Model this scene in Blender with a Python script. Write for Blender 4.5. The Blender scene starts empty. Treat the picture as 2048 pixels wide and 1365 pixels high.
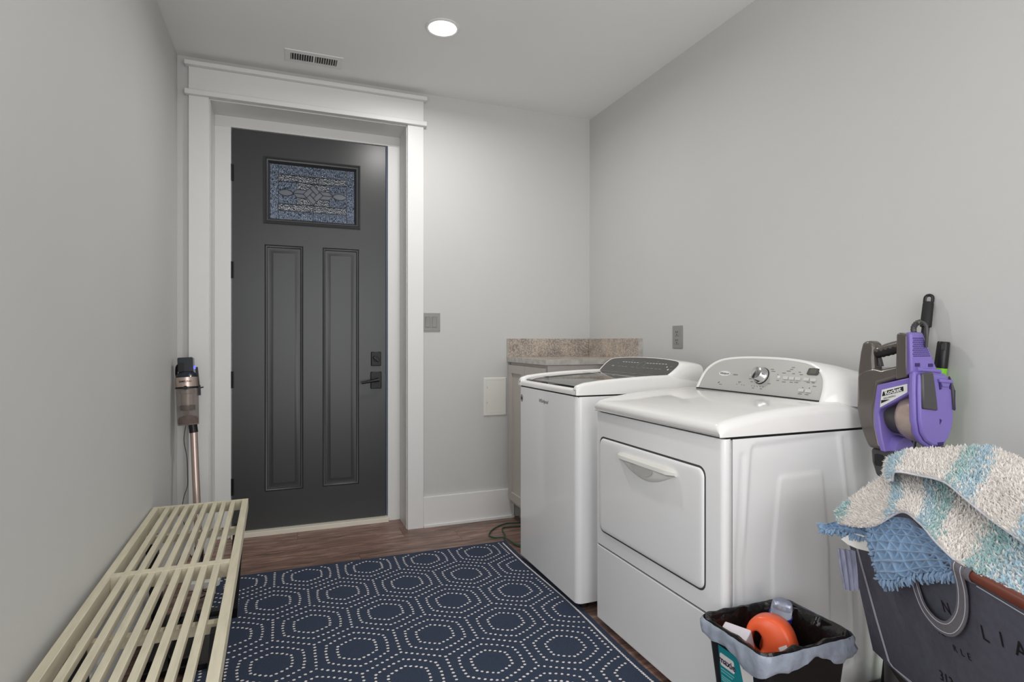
import bpy, bmesh, math, random
import numpy as np
from mathutils import Vector, Matrix, noise as mnoise

random.seed(7)
rng = np.random.default_rng(7)
scene = bpy.context.scene
COL = scene.collection

# ------------------------------------------------------------------ camera
cam_d = bpy.data.cameras.new('camera')
cam = bpy.data.objects.new('camera', cam_d); COL.objects.link(cam)
cam_d.sensor_width = 36.0
cam_d.lens = 36.0 * 1160.0 / 2048.0
cam_d.clip_start = 0.02
cam.location = (0, 0, 1.178)
cam.rotation_euler = (math.radians(90), 0, -math.atan2(455, 1160))
scene.camera = cam

# ------------------------------------------------------------------ world, light, exposure
world = bpy.data.worlds.new('world'); scene.world = world
world.use_nodes = True
bg = world.node_tree.nodes['Background']
bg.inputs[0].default_value = (0.92, 0.955, 1.0, 1); bg.inputs[1].default_value = 0.6

def area_light(name, loc, rot, size, power, color, shape='DISK', size_y=None, spread=180):
    d = bpy.data.lights.new(name, 'AREA'); d.shape = shape; d.size = size
    if size_y: d.size_y = size_y
    d.energy = power; d.color = color; d.spread = math.radians(spread)
    o = bpy.data.objects.new(name, d); COL.objects.link(o)
    o.location = loc; o.rotation_euler = rot
    return o
# unseen soft fill lamp added behind the camera, at an invented opening
area_light('rear_fill', (0.75, -1.58, 1.35), (math.radians(90), 0, 0), 2.1, 34, (1.0, 0.998, 0.995), 'RECTANGLE', 2.2)
# fill lamp added at an invented window, brightens the appliance fronts
area_light('window_fill', (-.56, .45, 1.45), (0, math.radians(-90), 0), 1.5, 11, (0.97, 0.985, 1.0), 'RECTANGLE', 1.3)

vs = scene.view_settings
scene.display_settings.display_device = 'sRGB'
vs.view_transform = 'Standard'; vs.look = 'None'; vs.gamma = 1.0; vs.use_curve_mapping = False
vs.exposure = 0.3

# ------------------------------------------------------------------ materials
def lin(c):
    return tuple(((x / 255.0) / 12.92 if x / 255.0 <= 0.04045 else ((x / 255.0 + 0.055) / 1.055) ** 2.4) for x in c)
MATS = {}
def mat(name, rgb, rough=0.5, metal=0.0, var=0.0, vscale=8.0, bump=0.0, bscale=60.0, stretch=(1, 1, 1),
        trans=0.0, alpha=1.0, coat=0.0, spec=0.5, sheen=0.0, ior=1.45, emit=None, estr=0.0, attr=None, voro=False, bdist=0.01):
    if name in MATS: return MATS[name]
    m = bpy.data.materials.new(name); m.use_nodes = True
    nt = m.node_tree; N = nt.nodes; L = nt.links
    b = N['Principled BSDF']
    c = lin(rgb)
    b.inputs['Base Color'].default_value = (*c, 1)
    b.inputs['Roughness'].default_value = rough; b.inputs['Metallic'].default_value = metal
    b.inputs['Transmission Weight'].default_value = trans; b.inputs['Alpha'].default_value = alpha
    b.inputs['Coat Weight'].default_value = coat; b.inputs['Specular IOR Level'].default_value = spec
    b.inputs['Sheen Weight'].default_value = sheen; b.inputs['IOR'].default_value = ior
    if emit: b.inputs['Emission Color'].default_value = (*emit, 1); b.inputs['Emission Strength'].default_value = estr
    tc = N.new('ShaderNodeTexCoord'); mp = N.new('ShaderNodeMapping'); mp.inputs['Scale'].default_value = stretch
    L.new(tc.outputs['Object'], mp.inputs['Vector'])
    if attr:
        a = N.new('ShaderNodeAttribute'); a.attribute_name = attr; L.new(a.outputs['Color'], b.inputs['Base Color'])
    else:
        nz = N.new('ShaderNodeTexNoise'); nz.inputs['Scale'].default_value = vscale; nz.inputs['Detail'].default_value = 5
        L.new(mp.outputs['Vector'], nz.inputs['Vector'])
        r = N.new('ShaderNodeValToRGB'); v = max(var, 0.004)
        r.color_ramp.elements[0].position = 0.3; r.color_ramp.elements[1].position = 0.7
        r.color_ramp.elements[0].color = (*[x * (1 - v) for x in c], 1)
        r.color_ramp.elements[1].color = (*[min(1, x * (1 + v)) for x in c], 1)
        L.new(nz.outputs['Fac'], r.inputs['Fac']); L.new(r.outputs['Color'], b.inputs['Base Color'])
    if bump > 0:
        if voro:
            n2 = N.new('ShaderNodeTexVoronoi'); src = n2.outputs['Distance']
        else:
            n2 = N.new('ShaderNodeTexNoise'); n2.inputs['Detail'].default_value = 3; src = n2.outputs['Fac']
        n2.inputs['Scale'].default_value = bscale
        L.new(mp.outputs['Vector'], n2.inputs['Vector'])
        bp = N.new('ShaderNodeBump'); bp.inputs['Strength'].default_value = bump; bp.inputs['Distance'].default_value = bdist
        L.new(src, bp.inputs['Height']); L.new(bp.outputs['Normal'], b.inputs['Normal'])
    MATS[name] = m
    return m

WALL = mat('wall_paint', (202, 202, 200), 0.62, var=0.012, vscale=2.0, bump=0.03, bscale=180)
CEIL = mat('ceiling_paint', (238, 238, 236), 0.75, var=0.01, vscale=2.0)
TRIM = mat('trim_paint', (228, 228, 226), 0.38, var=0.01, vscale=3.0)
DOOR = mat('door_paint', (64, 65, 66), 0.30, var=0.04, vscale=3.0, bump=0.02, bscale=220)
DOORGROOVE = DOOR
BLACKM = mat('black_metal', (24, 24, 25), 0.38, 0.3)
ENAMEL = mat('white_enamel', (242, 242, 242), 0.2, coat=0.3, var=0.01, vscale=2)
ENAMELTOP = mat('white_enamel_top', (244, 242, 239), 0.14, coat=0.4, var=0.015, vscale=4)
PLASTICW = mat('white_plastic', (228, 226, 220), 0.32)
SILVER = mat('silver_panel', (190, 189, 185), 0.35, 0.15)
CHROME = mat('chrome', (200, 200, 200), 0.12, 1.0)
DARKGAP = mat('dark_gap', (16, 16, 16), 0.6)
GLASSDARK = mat('smoked_glass', (38, 35, 32), 0.05, coat=0.8)
CONSOLED = mat('graphite_console', (74, 74, 71), 0.3, coat=0.2)
PRINTW = mat('white_print', (225, 225, 222), 0.5)
PRINTG = mat('grey_print', (120, 119, 117), 0.5)
PRINTB = mat('black_print', (20, 20, 22), 0.5)
PLATE = mat('grey_plate', (146, 145, 142), 0.4)
PLATED = mat('grey_plate_dark', (120, 119, 117), 0.4)
CABINET = mat('cabinet_paint', (186, 179, 173), 0.45, var=0.015)
PINE = mat('pale_pine', (213, 205, 181), 0.55, var=0.09, vscale=16, bump=0.05, bscale=60, stretch=(4, 0.5, 4))
BLACKWOOD = mat('black_wood', (18, 18, 20), 0.45, var=0.1)
GREENCORD = mat('green_cord', (46, 78, 62), 0.5)
BLACKP = mat('black_plastic', (22, 22, 25), 0.35, var=0.05)
BLACKR = mat('black_rubber', (28, 27, 27), 0.6, var=0.1)
ROSE = mat('rose_gold', (204, 184, 174), 0.32, 0.75, var=0.03)
NAVYP = mat('navy_plastic', (34, 40, 50), 0.28, coat=0.3)
BRONZE = mat('bronze_plastic', (104, 97, 92), 0.24, 0.35, var=0.04, coat=0.3)
GREYP = mat('charcoal_plastic', (78, 76, 76), 0.35, 0.15, var=0.03)
PURPLE = mat('purple_plastic', (128, 112, 186), 0.33, var=0.03)
PURPLED = mat('purple_grille', (52, 40, 98), 0.5)
LIME = mat('lime_plastic', (128, 206, 32), 0.4)
CANVAS = mat('charcoal_canvas', (86, 87, 99), 0.85, var=0.1, vscale=60, bump=0.15, bscale=420)
CANVASL = mat('grey_webbing', (112, 110, 116), 0.85, var=0.08, vscale=60, bump=0.1, bscale=300)
STITCH = mat('white_stitch', (196, 198, 206), 0.8)
REDWOOD = mat('red_brown_wood', (112, 56, 40), 0.35, var=0.15, vscale=14, stretch=(1, 1, 8))
ORANGE = mat('orange_plastic', (238, 98, 56), 0.3, var=0.03)
BLUEP = mat('blue_plastic', (44, 46, 150), 0.35)
TEALP = mat('teal_print', (22, 134, 142), 0.5)
BAGIN = mat('black_bag', (30, 27, 26), 0.2, var=0.25, vscale=20, bump=0.5, bscale=34)
BAGOUT = mat('grey_bag_cuff', (150, 158, 172), 0.3, var=0.12, vscale=18, bump=0.45, bscale=30)
CARDB = mat('cardboard', (176, 132, 96), 0.8, var=0.05, vscale=20)
CARTON = mat('pale_carton', (214, 208, 214), 0.55, var=0.04)
PAPER = mat('white_paper', (226, 224, 218), 0.8)
LAVCLOTH = mat('lavender_cloth', (156, 160, 182), 0.9, var=0.2, vscale=90, stretch=(1, 1, 0.2), bump=0.2, bscale=200)
PILE = mat('shag_pile', (230, 230, 230), 0.95, attr='Col', sheen=0.3)
MATBACK = mat('mat_backing', (206, 208, 214), 0.9)
WAFFLE = mat('blue_waffle', (132, 160, 190), 0.95, var=0.14, vscale=40, sheen=0.3)
RUG = mat('navy_rug', (50, 61, 82), 0.95, var=0.25, vscale=260, bump=0.5, bscale=330)
RUGDOT = mat('rug_dot', (222, 216, 214), 0.95, var=0.12, vscale=200)
LENS = mat('light_lens', (255, 255, 255), 0.5, emit=(1.0, 0.98, 0.94), estr=9.0)
CLEARP = None
def glass_like(name, rgb, rough, alpha, bump=0, bscale=100, stretch=(1, 1, 1), voro=False, trans=1.0):
    return mat(name, rgb, rough, trans=trans, alpha=alpha, bump=bump, bscale=bscale, stretch=stretch, voro=voro, ior=1.45, bdist=0.05)
CLEARP = glass_like('clear_plastic', (206, 212, 226), 0.12, 1.0, trans=0.75)
BIN = glass_like('smoky_bin', (150, 138, 132), 0.12, 0.55, trans=0.3)
CUP = mat('dusty_cup', (164, 146, 136), 0.25, var=0.14, vscale=26, coat=0.4)
GL_RAIN = glass_like('rain_glass', (172, 182, 200), 0.05, 1, bump=1.0, bscale=75, stretch=(1.7, 1, 0.6))
GL_SEED = glass_like('seedy_glass', (232, 234, 237), 0.03, 1, bump=1.0, bscale=120, voro=True, trans=0.9)
GL_BEVEL = mat('bevelled_glass', (112, 116, 124), 0.12, 0.35)
CAME = mat('lead_came', (58, 60, 64), 0.4, 0.7)

def plank_material():
    m = bpy.data.materials.new('brown_plank'); m.use_nodes = True
    nt = m.node_tree; N = nt.nodes; L = nt.links; b = N['Principled BSDF']
    tc = N.new('ShaderNodeTexCoord'); oi = N.new('ShaderNodeObjectInfo')
    add = N.new('ShaderNodeVectorMath'); add.operation = 'ADD'
    mul = N.new('ShaderNodeMath'); mul.operation = 'MULTIPLY'; mul.inputs[1].default_value = 37.0
    L.new(oi.outputs['Random'], mul.inputs[0]); L.new(tc.outputs['Object'], add.inputs[0]); L.new(mul.outputs[0], add.inputs[1])
    mp = N.new('ShaderNodeMapping'); mp.inputs['Scale'].default_value = (1.3, 11, 1); L.new(add.outputs[0], mp.inputs['Vector'])
    nz = N.new('ShaderNodeTexNoise'); nz.inputs['Scale'].default_value = 3.5; nz.inputs['Detail'].default_value = 9; nz.inputs['Roughness'].default_value = 0.68
    nz.inputs['Distortion'].default_value = 0.6
    L.new(mp.outputs[0], nz.inputs['Vector'])
    r = N.new('ShaderNodeValToRGB'); e = r.color_ramp.elements
    e[0].position = 0.3; e[0].color = (*lin((76, 60, 54)), 1); e[1].position = 0.72; e[1].color = (*lin((180, 148, 132)), 1)
    k = r.color_ramp.elements.new(0.5); k.color = (*lin((128, 101, 90)), 1)
    L.new(nz.outputs['Fac'], r.inputs['Fac'])
    hs = N.new('ShaderNodeHueSaturation'); mr = N.new('ShaderNodeMapRange'); mr.inputs[3].default_value = 0.8; mr.inputs[4].default_value = 1.25
    L.new(oi.outputs['Random'], mr.inputs[0]); L.new(mr.outputs[0], hs.inputs['Value']); L.new(r.outputs['Color'], hs.inputs['Color'])
    L.new(hs.outputs['Color'], b.inputs['Base Color'])
    b.inputs['Roughness'].default_value = 0.42
    bp = N.new('ShaderNodeBump'); bp.inputs['Strength'].default_value = 0.15; bp.inputs['Distance'].default_value = 0.004
    L.new(nz.outputs['Fac'], bp.inputs['Height']); L.new(bp.outputs['Normal'], b.inputs['Normal'])
    return m
PLANK = plank_material()

def granite_material():
    m = bpy.data.materials.new('granite_laminate'); m.use_nodes = True
    nt = m.node_tree; N = nt.nodes; L = nt.links; b = N['Principled BSDF']
    tc = N.new('ShaderNodeTexCoord')
    n1 = N.new('ShaderNodeTexNoise'); n1.inputs['Scale'].default_value = 7; n1.inputs['Detail'].default_value = 6
    n2 = N.new('ShaderNodeTexNoise'); n2.inputs['Scale'].default_value = 130; n2.inputs['Detail'].default_value = 4
    L.new(tc.outputs['Object'], n1.inputs['Vector']); L.new(tc.outputs['Object'], n2.inputs['Vector'])
    r1 = N.new('ShaderNodeValToRGB'); e = r1.color_ramp.elements
    e[0].position = 0.38; e[0].color = (*lin((140, 131, 125)), 1); e[1].position = 0.62; e[1].color = (*lin((200, 184, 168)), 1)
    r2 = N.new('ShaderNodeValToRGB'); e = r2.color_ramp.elements
    e[0].position = 0.4; e[0].color = (*lin((104, 95, 90)), 1); e[1].position = 0.6; e[1].color = (*lin((222, 212, 200)), 1)
    L.new(n1.outputs['Fac'], r1.inputs['Fac']); L.new(n2.outputs['Fac'], r2.inputs['Fac'])
    mx = N.new('ShaderNodeMix'); mx.data_type = 'RGBA'; mx.inputs[0].default_value = 0.45
    L.new(r1.outputs['Color'], mx.inputs[6]); L.new(r2.outputs['Color'], mx.inputs[7]); L.new(mx.outputs[2], b.inputs['Base Color'])
    b.inputs['Roughness'].default_value = 0.3
    return m
GRANITE = granite_material()
LAMEDGE = mat('laminate_edge', (186, 182, 176), 0.4, var=0.2, vscale=24)

# ------------------------------------------------------------------ mesh helpers
ROOT = {}
def base_of(parent):
    o = parent
    while o is not None and o.parent is not None: o = o.parent
    return ROOT.get(o.name, Vector((0, 0, 0))) if o else None

class MB:
    def __init__(s): s.v = []; s.f = []; s.m = []
    def add(s, vs, fs, mi=0):
        k = len(s.v); s.v += [tuple(map(float, q)) for q in vs]
        s.f += [tuple(i + k for i in f) for f in fs]; s.m += [mi] * len(fs); return s
    def box(s, x0, x1, y0, y1, z0, z1, mi=0):
        return s.add([(x0, y0, z0), (x1, y0, z0), (x1, y1, z0), (x0, y1, z0), (x0, y0, z1), (x1, y0, z1), (x1, y1, z1), (x0, y1, z1)],
                     [(0, 3, 2, 1), (4, 5, 6, 7), (0, 1, 5, 4), (1, 2, 6, 5), (2, 3, 7, 6), (3, 0, 4, 7)], mi)
    def bar(s, p0, p1, w, h, up=(0, 0, 1), mi=0):
        a = Vector(p0); b = Vector(p1); d = (b - a).normalized(); u = Vector(up)
        sd = d.cross(u).normalized(); u = sd.cross(d).normalized()
        vs = []
        for p in (a, b):
            for i, j in ((-1, -1), (1, -1), (1, 1), (-1, 1)): vs.append(p + sd * (i * w / 2) + u * (j * h / 2))
        return s.add(vs, [(0, 1, 2, 3), (7, 6, 5, 4), (0, 4, 5, 1), (1, 5, 6, 2), (2, 6, 7, 3), (3, 7, 4, 0)], mi)
    def loft(s, rings, cap0=True, cap1=True, closed=True, mi=0):
        n = len(rings[0]); vs = [p for r in rings for p in r]; fs = []
        for k in range(len(rings) - 1):
            for i in range(n if closed else n - 1):
                j = (i + 1) % n
                fs.append((k * n + i, k * n + j, (k + 1) * n + j, (k + 1) * n + i))
        if cap0: fs.append(tuple(range(n - 1, -1, -1)))
        if cap1: fs.append(tuple((len(rings) - 1) * n + i for i in range(n)))
        return s.add(vs, fs, mi)
    def tube(s, pts, r, seg=10, cap=True, mi=0):
        pts = [Vector(p) for p in pts]; rs = r if isinstance(r, (list, tuple)) else [r] * len(pts)
        rings = []; prev = None
        for i, p in enumerate(pts):
            t = (pts[min(i + 1, len(pts) - 1)] - pts[max(i - 1, 0)]).normalized()
            if prev is None:
                a = Vector((0, 0, 1)) if abs(t.z) < 0.9 else Vector((1, 0, 0)); n = t.cross(a).normalized()
            else:
                n = (prev - t * prev.dot(t)).normalized()
            prev = n; b = t.cross(n)
            rings.append([p + (n * math.cos(2 * math.pi * k / seg) + b * math.sin(2 * math.pi * k / seg)) * rs[i] for k in range(seg)])
        return s.loft(rings, cap, cap, True, mi)
    def prism(s, poly, fn, w0, w1, mi=0):
        return s.loft([[fn(a, b, w0) for a, b in poly], [fn(a, b, w1) for a, b in poly]], True, True, True, mi)
    def rect_profile(s, rect, prof, fn, fill=True, mi=0):
        """mitred rings: rect (u0,u1,v0,v1), prof list of (inset, depth), fn(u,v,w)"""
        u0, u1, v0, v1 = rect
        rings = [[fn(u0 + i, v0 + i, w), fn(u1 - i, v0 + i, w), fn(u1 - i, v1 - i, w), fn(u0 + i, v1 - i, w)] if False else
                 [fn(a, b, w) for a, b in ((u0 + i, v0 + i), (u1 - i, v0 + i), (u1 - i, v1 - i), (u0 + i, v1 - i))] for i, w in prof]
        return s.loft(rings, False, fill, True, mi)
    def build(s, name, mats, parent=None, smooth=38, bevel=0.0, seg=2, origin=None, fix=True):
        if not isinstance(mats, (list, tuple)): mats = [mats]
        arr = np.array(s.v)
        if parent is not None: org = base_of(parent)
        elif origin is not None: org = Vector(origin)
        else:
            mn = arr.min(0); mx = arr.max(0); org = Vector(((mn[0] + mx[0]) / 2, (mn[1] + mx[1]) / 2, mn[2]))
        me = bpy.data.meshes.new(name)
        me.from_pydata([tuple(q) for q in (arr - np.array(org))], [], s.f)
        for m in mats: me.materials.append(m)
        if len(mats) > 1: me.polygons.foreach_set('material_index', s.m)
        if fix:
            bm = bmesh.new(); bm.from_mesh(me); bmesh.ops.recalc_face_normals(bm, faces=bm.faces); bm.to_mesh(me); bm.free()
        if smooth:
            me.polygons.foreach_set('use_smooth', [True] * len(me.polygons)); me.set_sharp_from_angle(angle=math.radians(smooth))
        o = bpy.data.objects.new(name, me); COL.objects.link(o)
        if parent is not None: o.parent = parent
        else: o.location = org; ROOT[o.name] = org
        if bevel:
            bv = o.modifiers.new('bevel', 'BEVEL'); bv.width = bevel; bv.segments = seg; bv.limit_method = 'ANGLE'; bv.angle_limit = math.radians(40)
            bv.harden_normals = False
        return o

def thing(name, loc, label, cat, group=None, kind=None):
    o = bpy.data.objects.new(name, None); COL.objects.link(o); o.location = loc; o.empty_display_size = 0.05
    ROOT[o.name] = Vector(loc)
    return tag(o, label, cat, group, kind)
def tag(o, label, cat, group=None, kind=None):
    o['label'] = label; o['category'] = cat
    if group: o['group'] = group
    if kind: o['kind'] = kind
    return o

def text_mesh(txt, size, fn, depth=0.0006, align='CENTER', shear=0.0, bold=0.0):
    """lettering as a thin mesh: fn(u,v,w) maps the text plane into the world"""
    c = bpy.data.curves.new('lettering', 'FONT'); c.body = txt; c.size = size; c.align_x = align; c.align_y = 'CENTER'
    c.extrude = depth / 2; c.shear = shear; c.offset = bold; c.resolution_u = 2
    o = bpy.data.objects.new('lettering', c); COL.objects.link(o)
    me = bpy.data.meshes.new_from_object(o.evaluated_get(bpy.context.evaluated_depsgraph_get()))
    m = MB(); m.add([fn(v.co.x, v.co.y, v.co.z + depth / 2) for v in me.vertices], [tuple(p.vertices) for p in me.polygons])
    bpy.data.objects.remove(o); bpy.data.curves.remove(c); bpy.data.meshes.remove(me)
    return m

def rrect(u0, u1, v0, v1, r, n=5):
    out = []
    for cx, cy, a0 in ((u1 - r, v1 - r, 0), (u0 + r, v1 - r, 90), (u0 + r, v0 + r, 180), (u1 - r, v0 + r, 270)):
        for k in range(n + 1):
            a = math.radians(a0 + 90 * k / n); out.append((cx + r * math.cos(a), cy + r * math.sin(a)))
    return out
def catmull(P, n):
    P = [Vector(p) for p in P]; out = []
    for i in range(len(P) - 1):
        p0 = P[max(i - 1, 0)]; p1 = P[i]; p2 = P[i + 1]; p3 = P[min(i + 2, len(P) - 1)]
        for k in range(n):
            t = k / n
            out.append(0.5 * ((2 * p1) + (p2 - p0) * t + (2 * p0 - 5 * p1 + 4 * p2 - p3) * t * t + (3 * p1 - p0 - 3 * p2 + p3) * t ** 3))
    out.append(P[-1]); return out
def sheet(ctrl, nu, nv):
    rows = [catmull(r, nu) for r in ctrl]
    cols = list(zip(*rows)); g = [catmull(c, nv) for c in cols]
    return np.array([[tuple(p) for p in c] for c in g]).transpose(1, 0, 2)     # [v][u][3]
def normals(g):
    du = np.gradient(g, axis=1); dv = np.gradient(g, axis=0); n = np.cross(du, dv)
    n /= np.linalg.norm(n, axis=2, keepdims=True) + 1e-9
    return n
def slab(mb, g, n, t0, t1, mi=0):
    a = g + n * t0; b = g + n * t1; V, U = g.shape[:2]; k = V * U
    vs = list(map(tuple, a.reshape(-1, 3))) + list(map(tuple, b.reshape(-1, 3))); fs = []
    for j in range(V - 1):
        for i in range(U - 1):
            q = (j * U + i, j * U + i + 1, (j + 1) * U + i + 1, (j + 1) * U + i)
            fs.append(q[::-1]); fs.append(tuple(x + k for x in q))
    loop = [i for i in range(U)] + [j * U + U - 1 for j in range(1, V)] + [(V - 1) * U + i for i in range(U - 2, -1, -1)] + [j * U for j in range(V - 2, 0, -1)]
    for a_, b_ in zip(loop, loop[1:] + loop[:1]): fs.append((a_, b_, b_ + k, a_ + k))
    mb.add(vs, fs, mi)

# ------------------------------------------------------------------ room shell
XL, XR, YB, YF, ZC = -0.546, 2.01, 3.62, -1.6, 2.743
def slab_struct(name, label, cat, boxes, m, **k):
    b = MB()
    for q in boxes: b.box(*q)
    return tag(b.build(name, m, **k), label, cat, kind='structure')
floor = slab_struct('floor', 'brown wood plank floor of the laundry room', 'floor', [(XL - .1, XR + .1, YF - .1, 4.0, -.06, -.006)], DARKGAP)
slab_struct('ceiling', 'plain light grey painted ceiling', 'ceiling', [(XL - .1, XR + .1, YF - .1, 4.0, ZC, ZC + .1)], CEIL)
slab_struct('wall_left', 'plain grey left wall beside the slatted bench', 'wall', [(XL - .1, XL, YF, -.22, -.006, ZC), (XL - .1, XL, 1.12, 4.0, -.006, ZC), (XL - .1, XL, -.22, 1.12, -.006, .69), (XL - .1, XL, -.22, 1.12, 2.21, ZC)], WALL)
slab_struct('wall_right', 'plain grey right wall behind the washer and dryer', 'wall', [(XR, XR + .1, YF, 4.0, -.006, ZC)], WALL)
OX0, OX1, OZ = -.389, .714, 2.525
slab_struct('wall_back', 'grey far wall with the dark entry door in it', 'wall',
            [(XL, OX0, YB, 3.95, -.006, ZC), (OX1, XR, YB, 3.95, -.006, ZC), (OX0, OX1, YB, 3.95, OZ, ZC)], WALL)
slab_struct('wall_front', 'grey wall behind the camera with an opening added for fill light', 'wall',
            [(XL, -.35, YF - .1, YF, -.006, ZC), (1.85, XR, YF - .1, YF, -.006, ZC), (-.35, 1.85, YF - .1, YF, 2.48, ZC)], WALL)  # opening invented so soft fill light can come in
win = thing('added_window', (XL, .45, .69), 'unseen white framed window added in the left wall for fill light', 'window', kind='structure')  # added out of view, frames the side fill lamp
fwl = lambda u, v, w: (XL + w, u, v)
MB().rect_profile((-.28, 1.18, .63, 2.27), [(0, 0), (0, .018), (.06, .018), (.062, -.03), (.09, -.03), (.09, -.06)], fwl, fill=False).build('frame', TRIM, win, smooth=20)
MB().box(XL - .05, XL - .02, -.20, 1.10, 1.43, 1.47).build('meeting_rail', TRIM, win)
MB().box(XL - .0, XL + .05, -.30, 1.20, .60, .63).build('sill', TRIM, win)
# floor planks
pm = {}
def plank_mesh(L):
    L = round(L, 3)
    if L not in pm:
        b = MB(); b.box(0, L - .0015, 0, .1785, -.006, 0); me = bpy.data.meshes.new('plank')
        me.from_pydata(b.v, [], b.f); me.materials.append(PLANK); pm[L] = me
    return pm[L]
y = 3.84 - .18; row = 0
fb = ROOT['floor']
while y > YF:
    x = XL; off = [0.62, 1.22, 0.31, 0.93][row % 4]; L = off
    while x < XR - .01:
        L = min(L, XR - x)
        o = bpy.data.objects.new('plank', plank_mesh(L)); COL.objects.link(o); o.parent = floor
        o.location = Vector((x, y, 0)) - fb; x += L; L = 1.22
    y -= .18; row += 1
slab_struct('baseboard_back', 'tall white baseboard below the light switch', 'baseboard', [(.8155, 1.43, YB - .016, YB, 0, .192), (.8155, 1.43, YB - .026, YB - .016, 0, .018)], TRIM, bevel=.002)
slab_struct('baseboard_left', 'tall white baseboard along the left wall behind the bench', 'baseboard', [(XL, XL + .016, YF, YB, 0, .192)], TRIM, bevel=.002)
slab_struct('baseboard_right', 'white baseboard on the right wall behind the appliances', 'baseboard', [(XR - .016, XR, YF, 2.99, 0, .192)], TRIM, bevel=.002)

# door surround
t1 = thing('trim_1', (.16, YB, 0), 'white craftsman door surround with flat header and crown cap', 'door trim', kind='structure')
MB().box(-.489, OX0, YB - .02, YB, 0, 2.527).build('casing', TRIM, t1, bevel=.002)
MB().box(OX1, .815, YB - .02, YB, 0, 2.527).build('casing', TRIM, t1, bevel=.002)
MB().box(-.489, .815, YB - .022, YB, 2.556, 2.684).build('header_board', TRIM, t1, bevel=.002)
MB().box(-.507, .833, YB - .05, YB, 2.684, 2.708).build('crown_cap', TRIM, t1, bevel=.003)
MB().box(-.507, .833, YB - .04, YB, 2.527, 2.556).build('header_band', TRIM, t1, bevel=.003)
JT = .004
b = MB(); b.box(OX0, OX0 + JT, YB, 3.95, 0, OZ); b.build('jamb', TRIM, t1)
b = MB(); b.box(OX1 - JT, OX1, YB, 3.95, 0, OZ); b.build('jamb', TRIM, t1)
b = MB(); b.box(OX0 + JT, OX1 - JT, YB, 3.95, OZ - JT, OZ); b.build('jamb_head', TRIM, t1)
DX0, DX1, DZ0, DZ1, DY = -.293, .617, .036, 2.452, 3.845
b = MB(); b.box(OX0 + JT, -.297, 3.832, 3.93, 0, 2.456); b.build('frame_side', TRIM, t1, bevel=.002)
b = MB(); b.box(.630, OX1 - JT, 3.832, 3.93, 0, 2.456); b.build('frame_side', TRIM, t1, bevel=.002)
b = MB(); b.box(OX0 + JT, OX1 - JT, 3.832, 3.93, 2.456, OZ - JT); b.build('frame_head', TRIM, t1, bevel=.002)
STRIP = mat('weatherstrip', (92, 102, 126), 0.6)
b = MB(); b.box(.621, .630, 3.852, 3.92, .03, 2.456); b.build('weatherstrip', STRIP, t1)
b = MB(); b.box(-.297, .630, 3.90, 3.93, 0, 2.456); 
tag(slab_struct('trim_2', 'white threshold strip under the dark door', 'threshold', [(-.297, .632, 3.80, 3.93, 0, .03)], mat('threshold', (228, 222, 206), 0.45), bevel=.003), 'white threshold strip under the dark door', 'threshold')

# slabs added outside the entry door to vary the light in its glass
slab_struct('glass_shade_slab', 'dark slab added outside to shade the leaded door glass', 'light blocker', [(-2.5, 3.0, 4.05, 6.1, 2.80, 2.9)], mat('shade_slab_grey', (96, 98, 104), .8))
slab_struct('bounce_slab', 'grey slab added outside the entry door to bounce light up', 'light bounce', [(-2.5, 3.0, 4.05, 8.0, -.2, -.05)], mat('bounce_slab_grey', (150, 148, 144), .9))
# ------------------------------------------------------------------ door
door = thing('door_1', (.162, DY, DZ0), 'dark charcoal entry door with small leaded glass window and two tall panels', 'door', kind='structure')
fy = lambda u, v, w: (u, DY + w, v)
WX0, WX1, WZ0, WZ1 = -.118, .455, 1.898, 2.307
PN = [(-.113, .109), (.224, .447)]; PZ0, PZ1 = .256, 1.768
b = MB()
b.box(DX0, WX0, DY, DY + .044, DZ0, DZ1); b.box(WX1, DX1, DY, DY + .044, DZ0, DZ1)
# keep stiles flush with panels: fill between window columns and panel columns
b.box(WX0, WX1, DY, DY + .044, WZ1, DZ1); b.box(WX0, WX1, DY, DY + .044, PZ1, WZ0); b.box(WX0, WX1, DY, DY + .044, DZ0, PZ0)
b.box(WX0, PN[0][0], DY, DY + .044, PZ0, PZ1); b.box(PN[0][1], PN[1][0], DY, DY + .044, PZ0, PZ1); b.box(PN[1][1], WX1, DY, DY + .044, PZ0, PZ1)
b.build('slab', DOOR, door, smooth=0)
for x0, x1 in PN:
    q = MB(); q.rect_profile((x0, x1, PZ0, PZ1), [(0, 0), (.002, .006), (.007, .002), (.013, .004), (.017, .012), (.026, .013), (.048, .004), (.05, .004)], fy)
    q.build('panel', DOOR, door, smooth=30)
# lite frame
wf = MB().rect_profile((WX0, WX1, WZ0, WZ1), [(-.001, .002), (0, -.008), (.007, -.012), (.012, -.006), (.017, -.010), (.024, -.008), (.030, .006), (.034, .016), (.036, .02)], fy, fill=False).build('window_frame', DOOR, door, smooth=30)
GX0, GX1, GZ0, GZ1 = WX0 + .036, WX1 - .036, WZ0 + .03, WZ1 - .036
GW, GH = GX1 - GX0, GZ1 - GZ0
gx = lambda f: GX0 + f * GW
gz = lambda f: GZ1 - f * GH
CW = .0022
def pane(poly, m, z=0.022):
    return MB().prism([(gx(a), gz(c)) for a, c in poly], fy, z - .002, z + .003).build('pane', m, wf, smooth=0)
def R(a0, a1, c0, c1): return [(a0, c0), (a1, c0), (a1, c1), (a0, c1)]
cA, cB = .093, .907; rows = [0, .178, .30, .705, .83, 1]
for a0, a1 in ((0, cA), (cB, 1)): pane(R(a0, a1, 0, 1), GL_RAIN)
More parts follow.
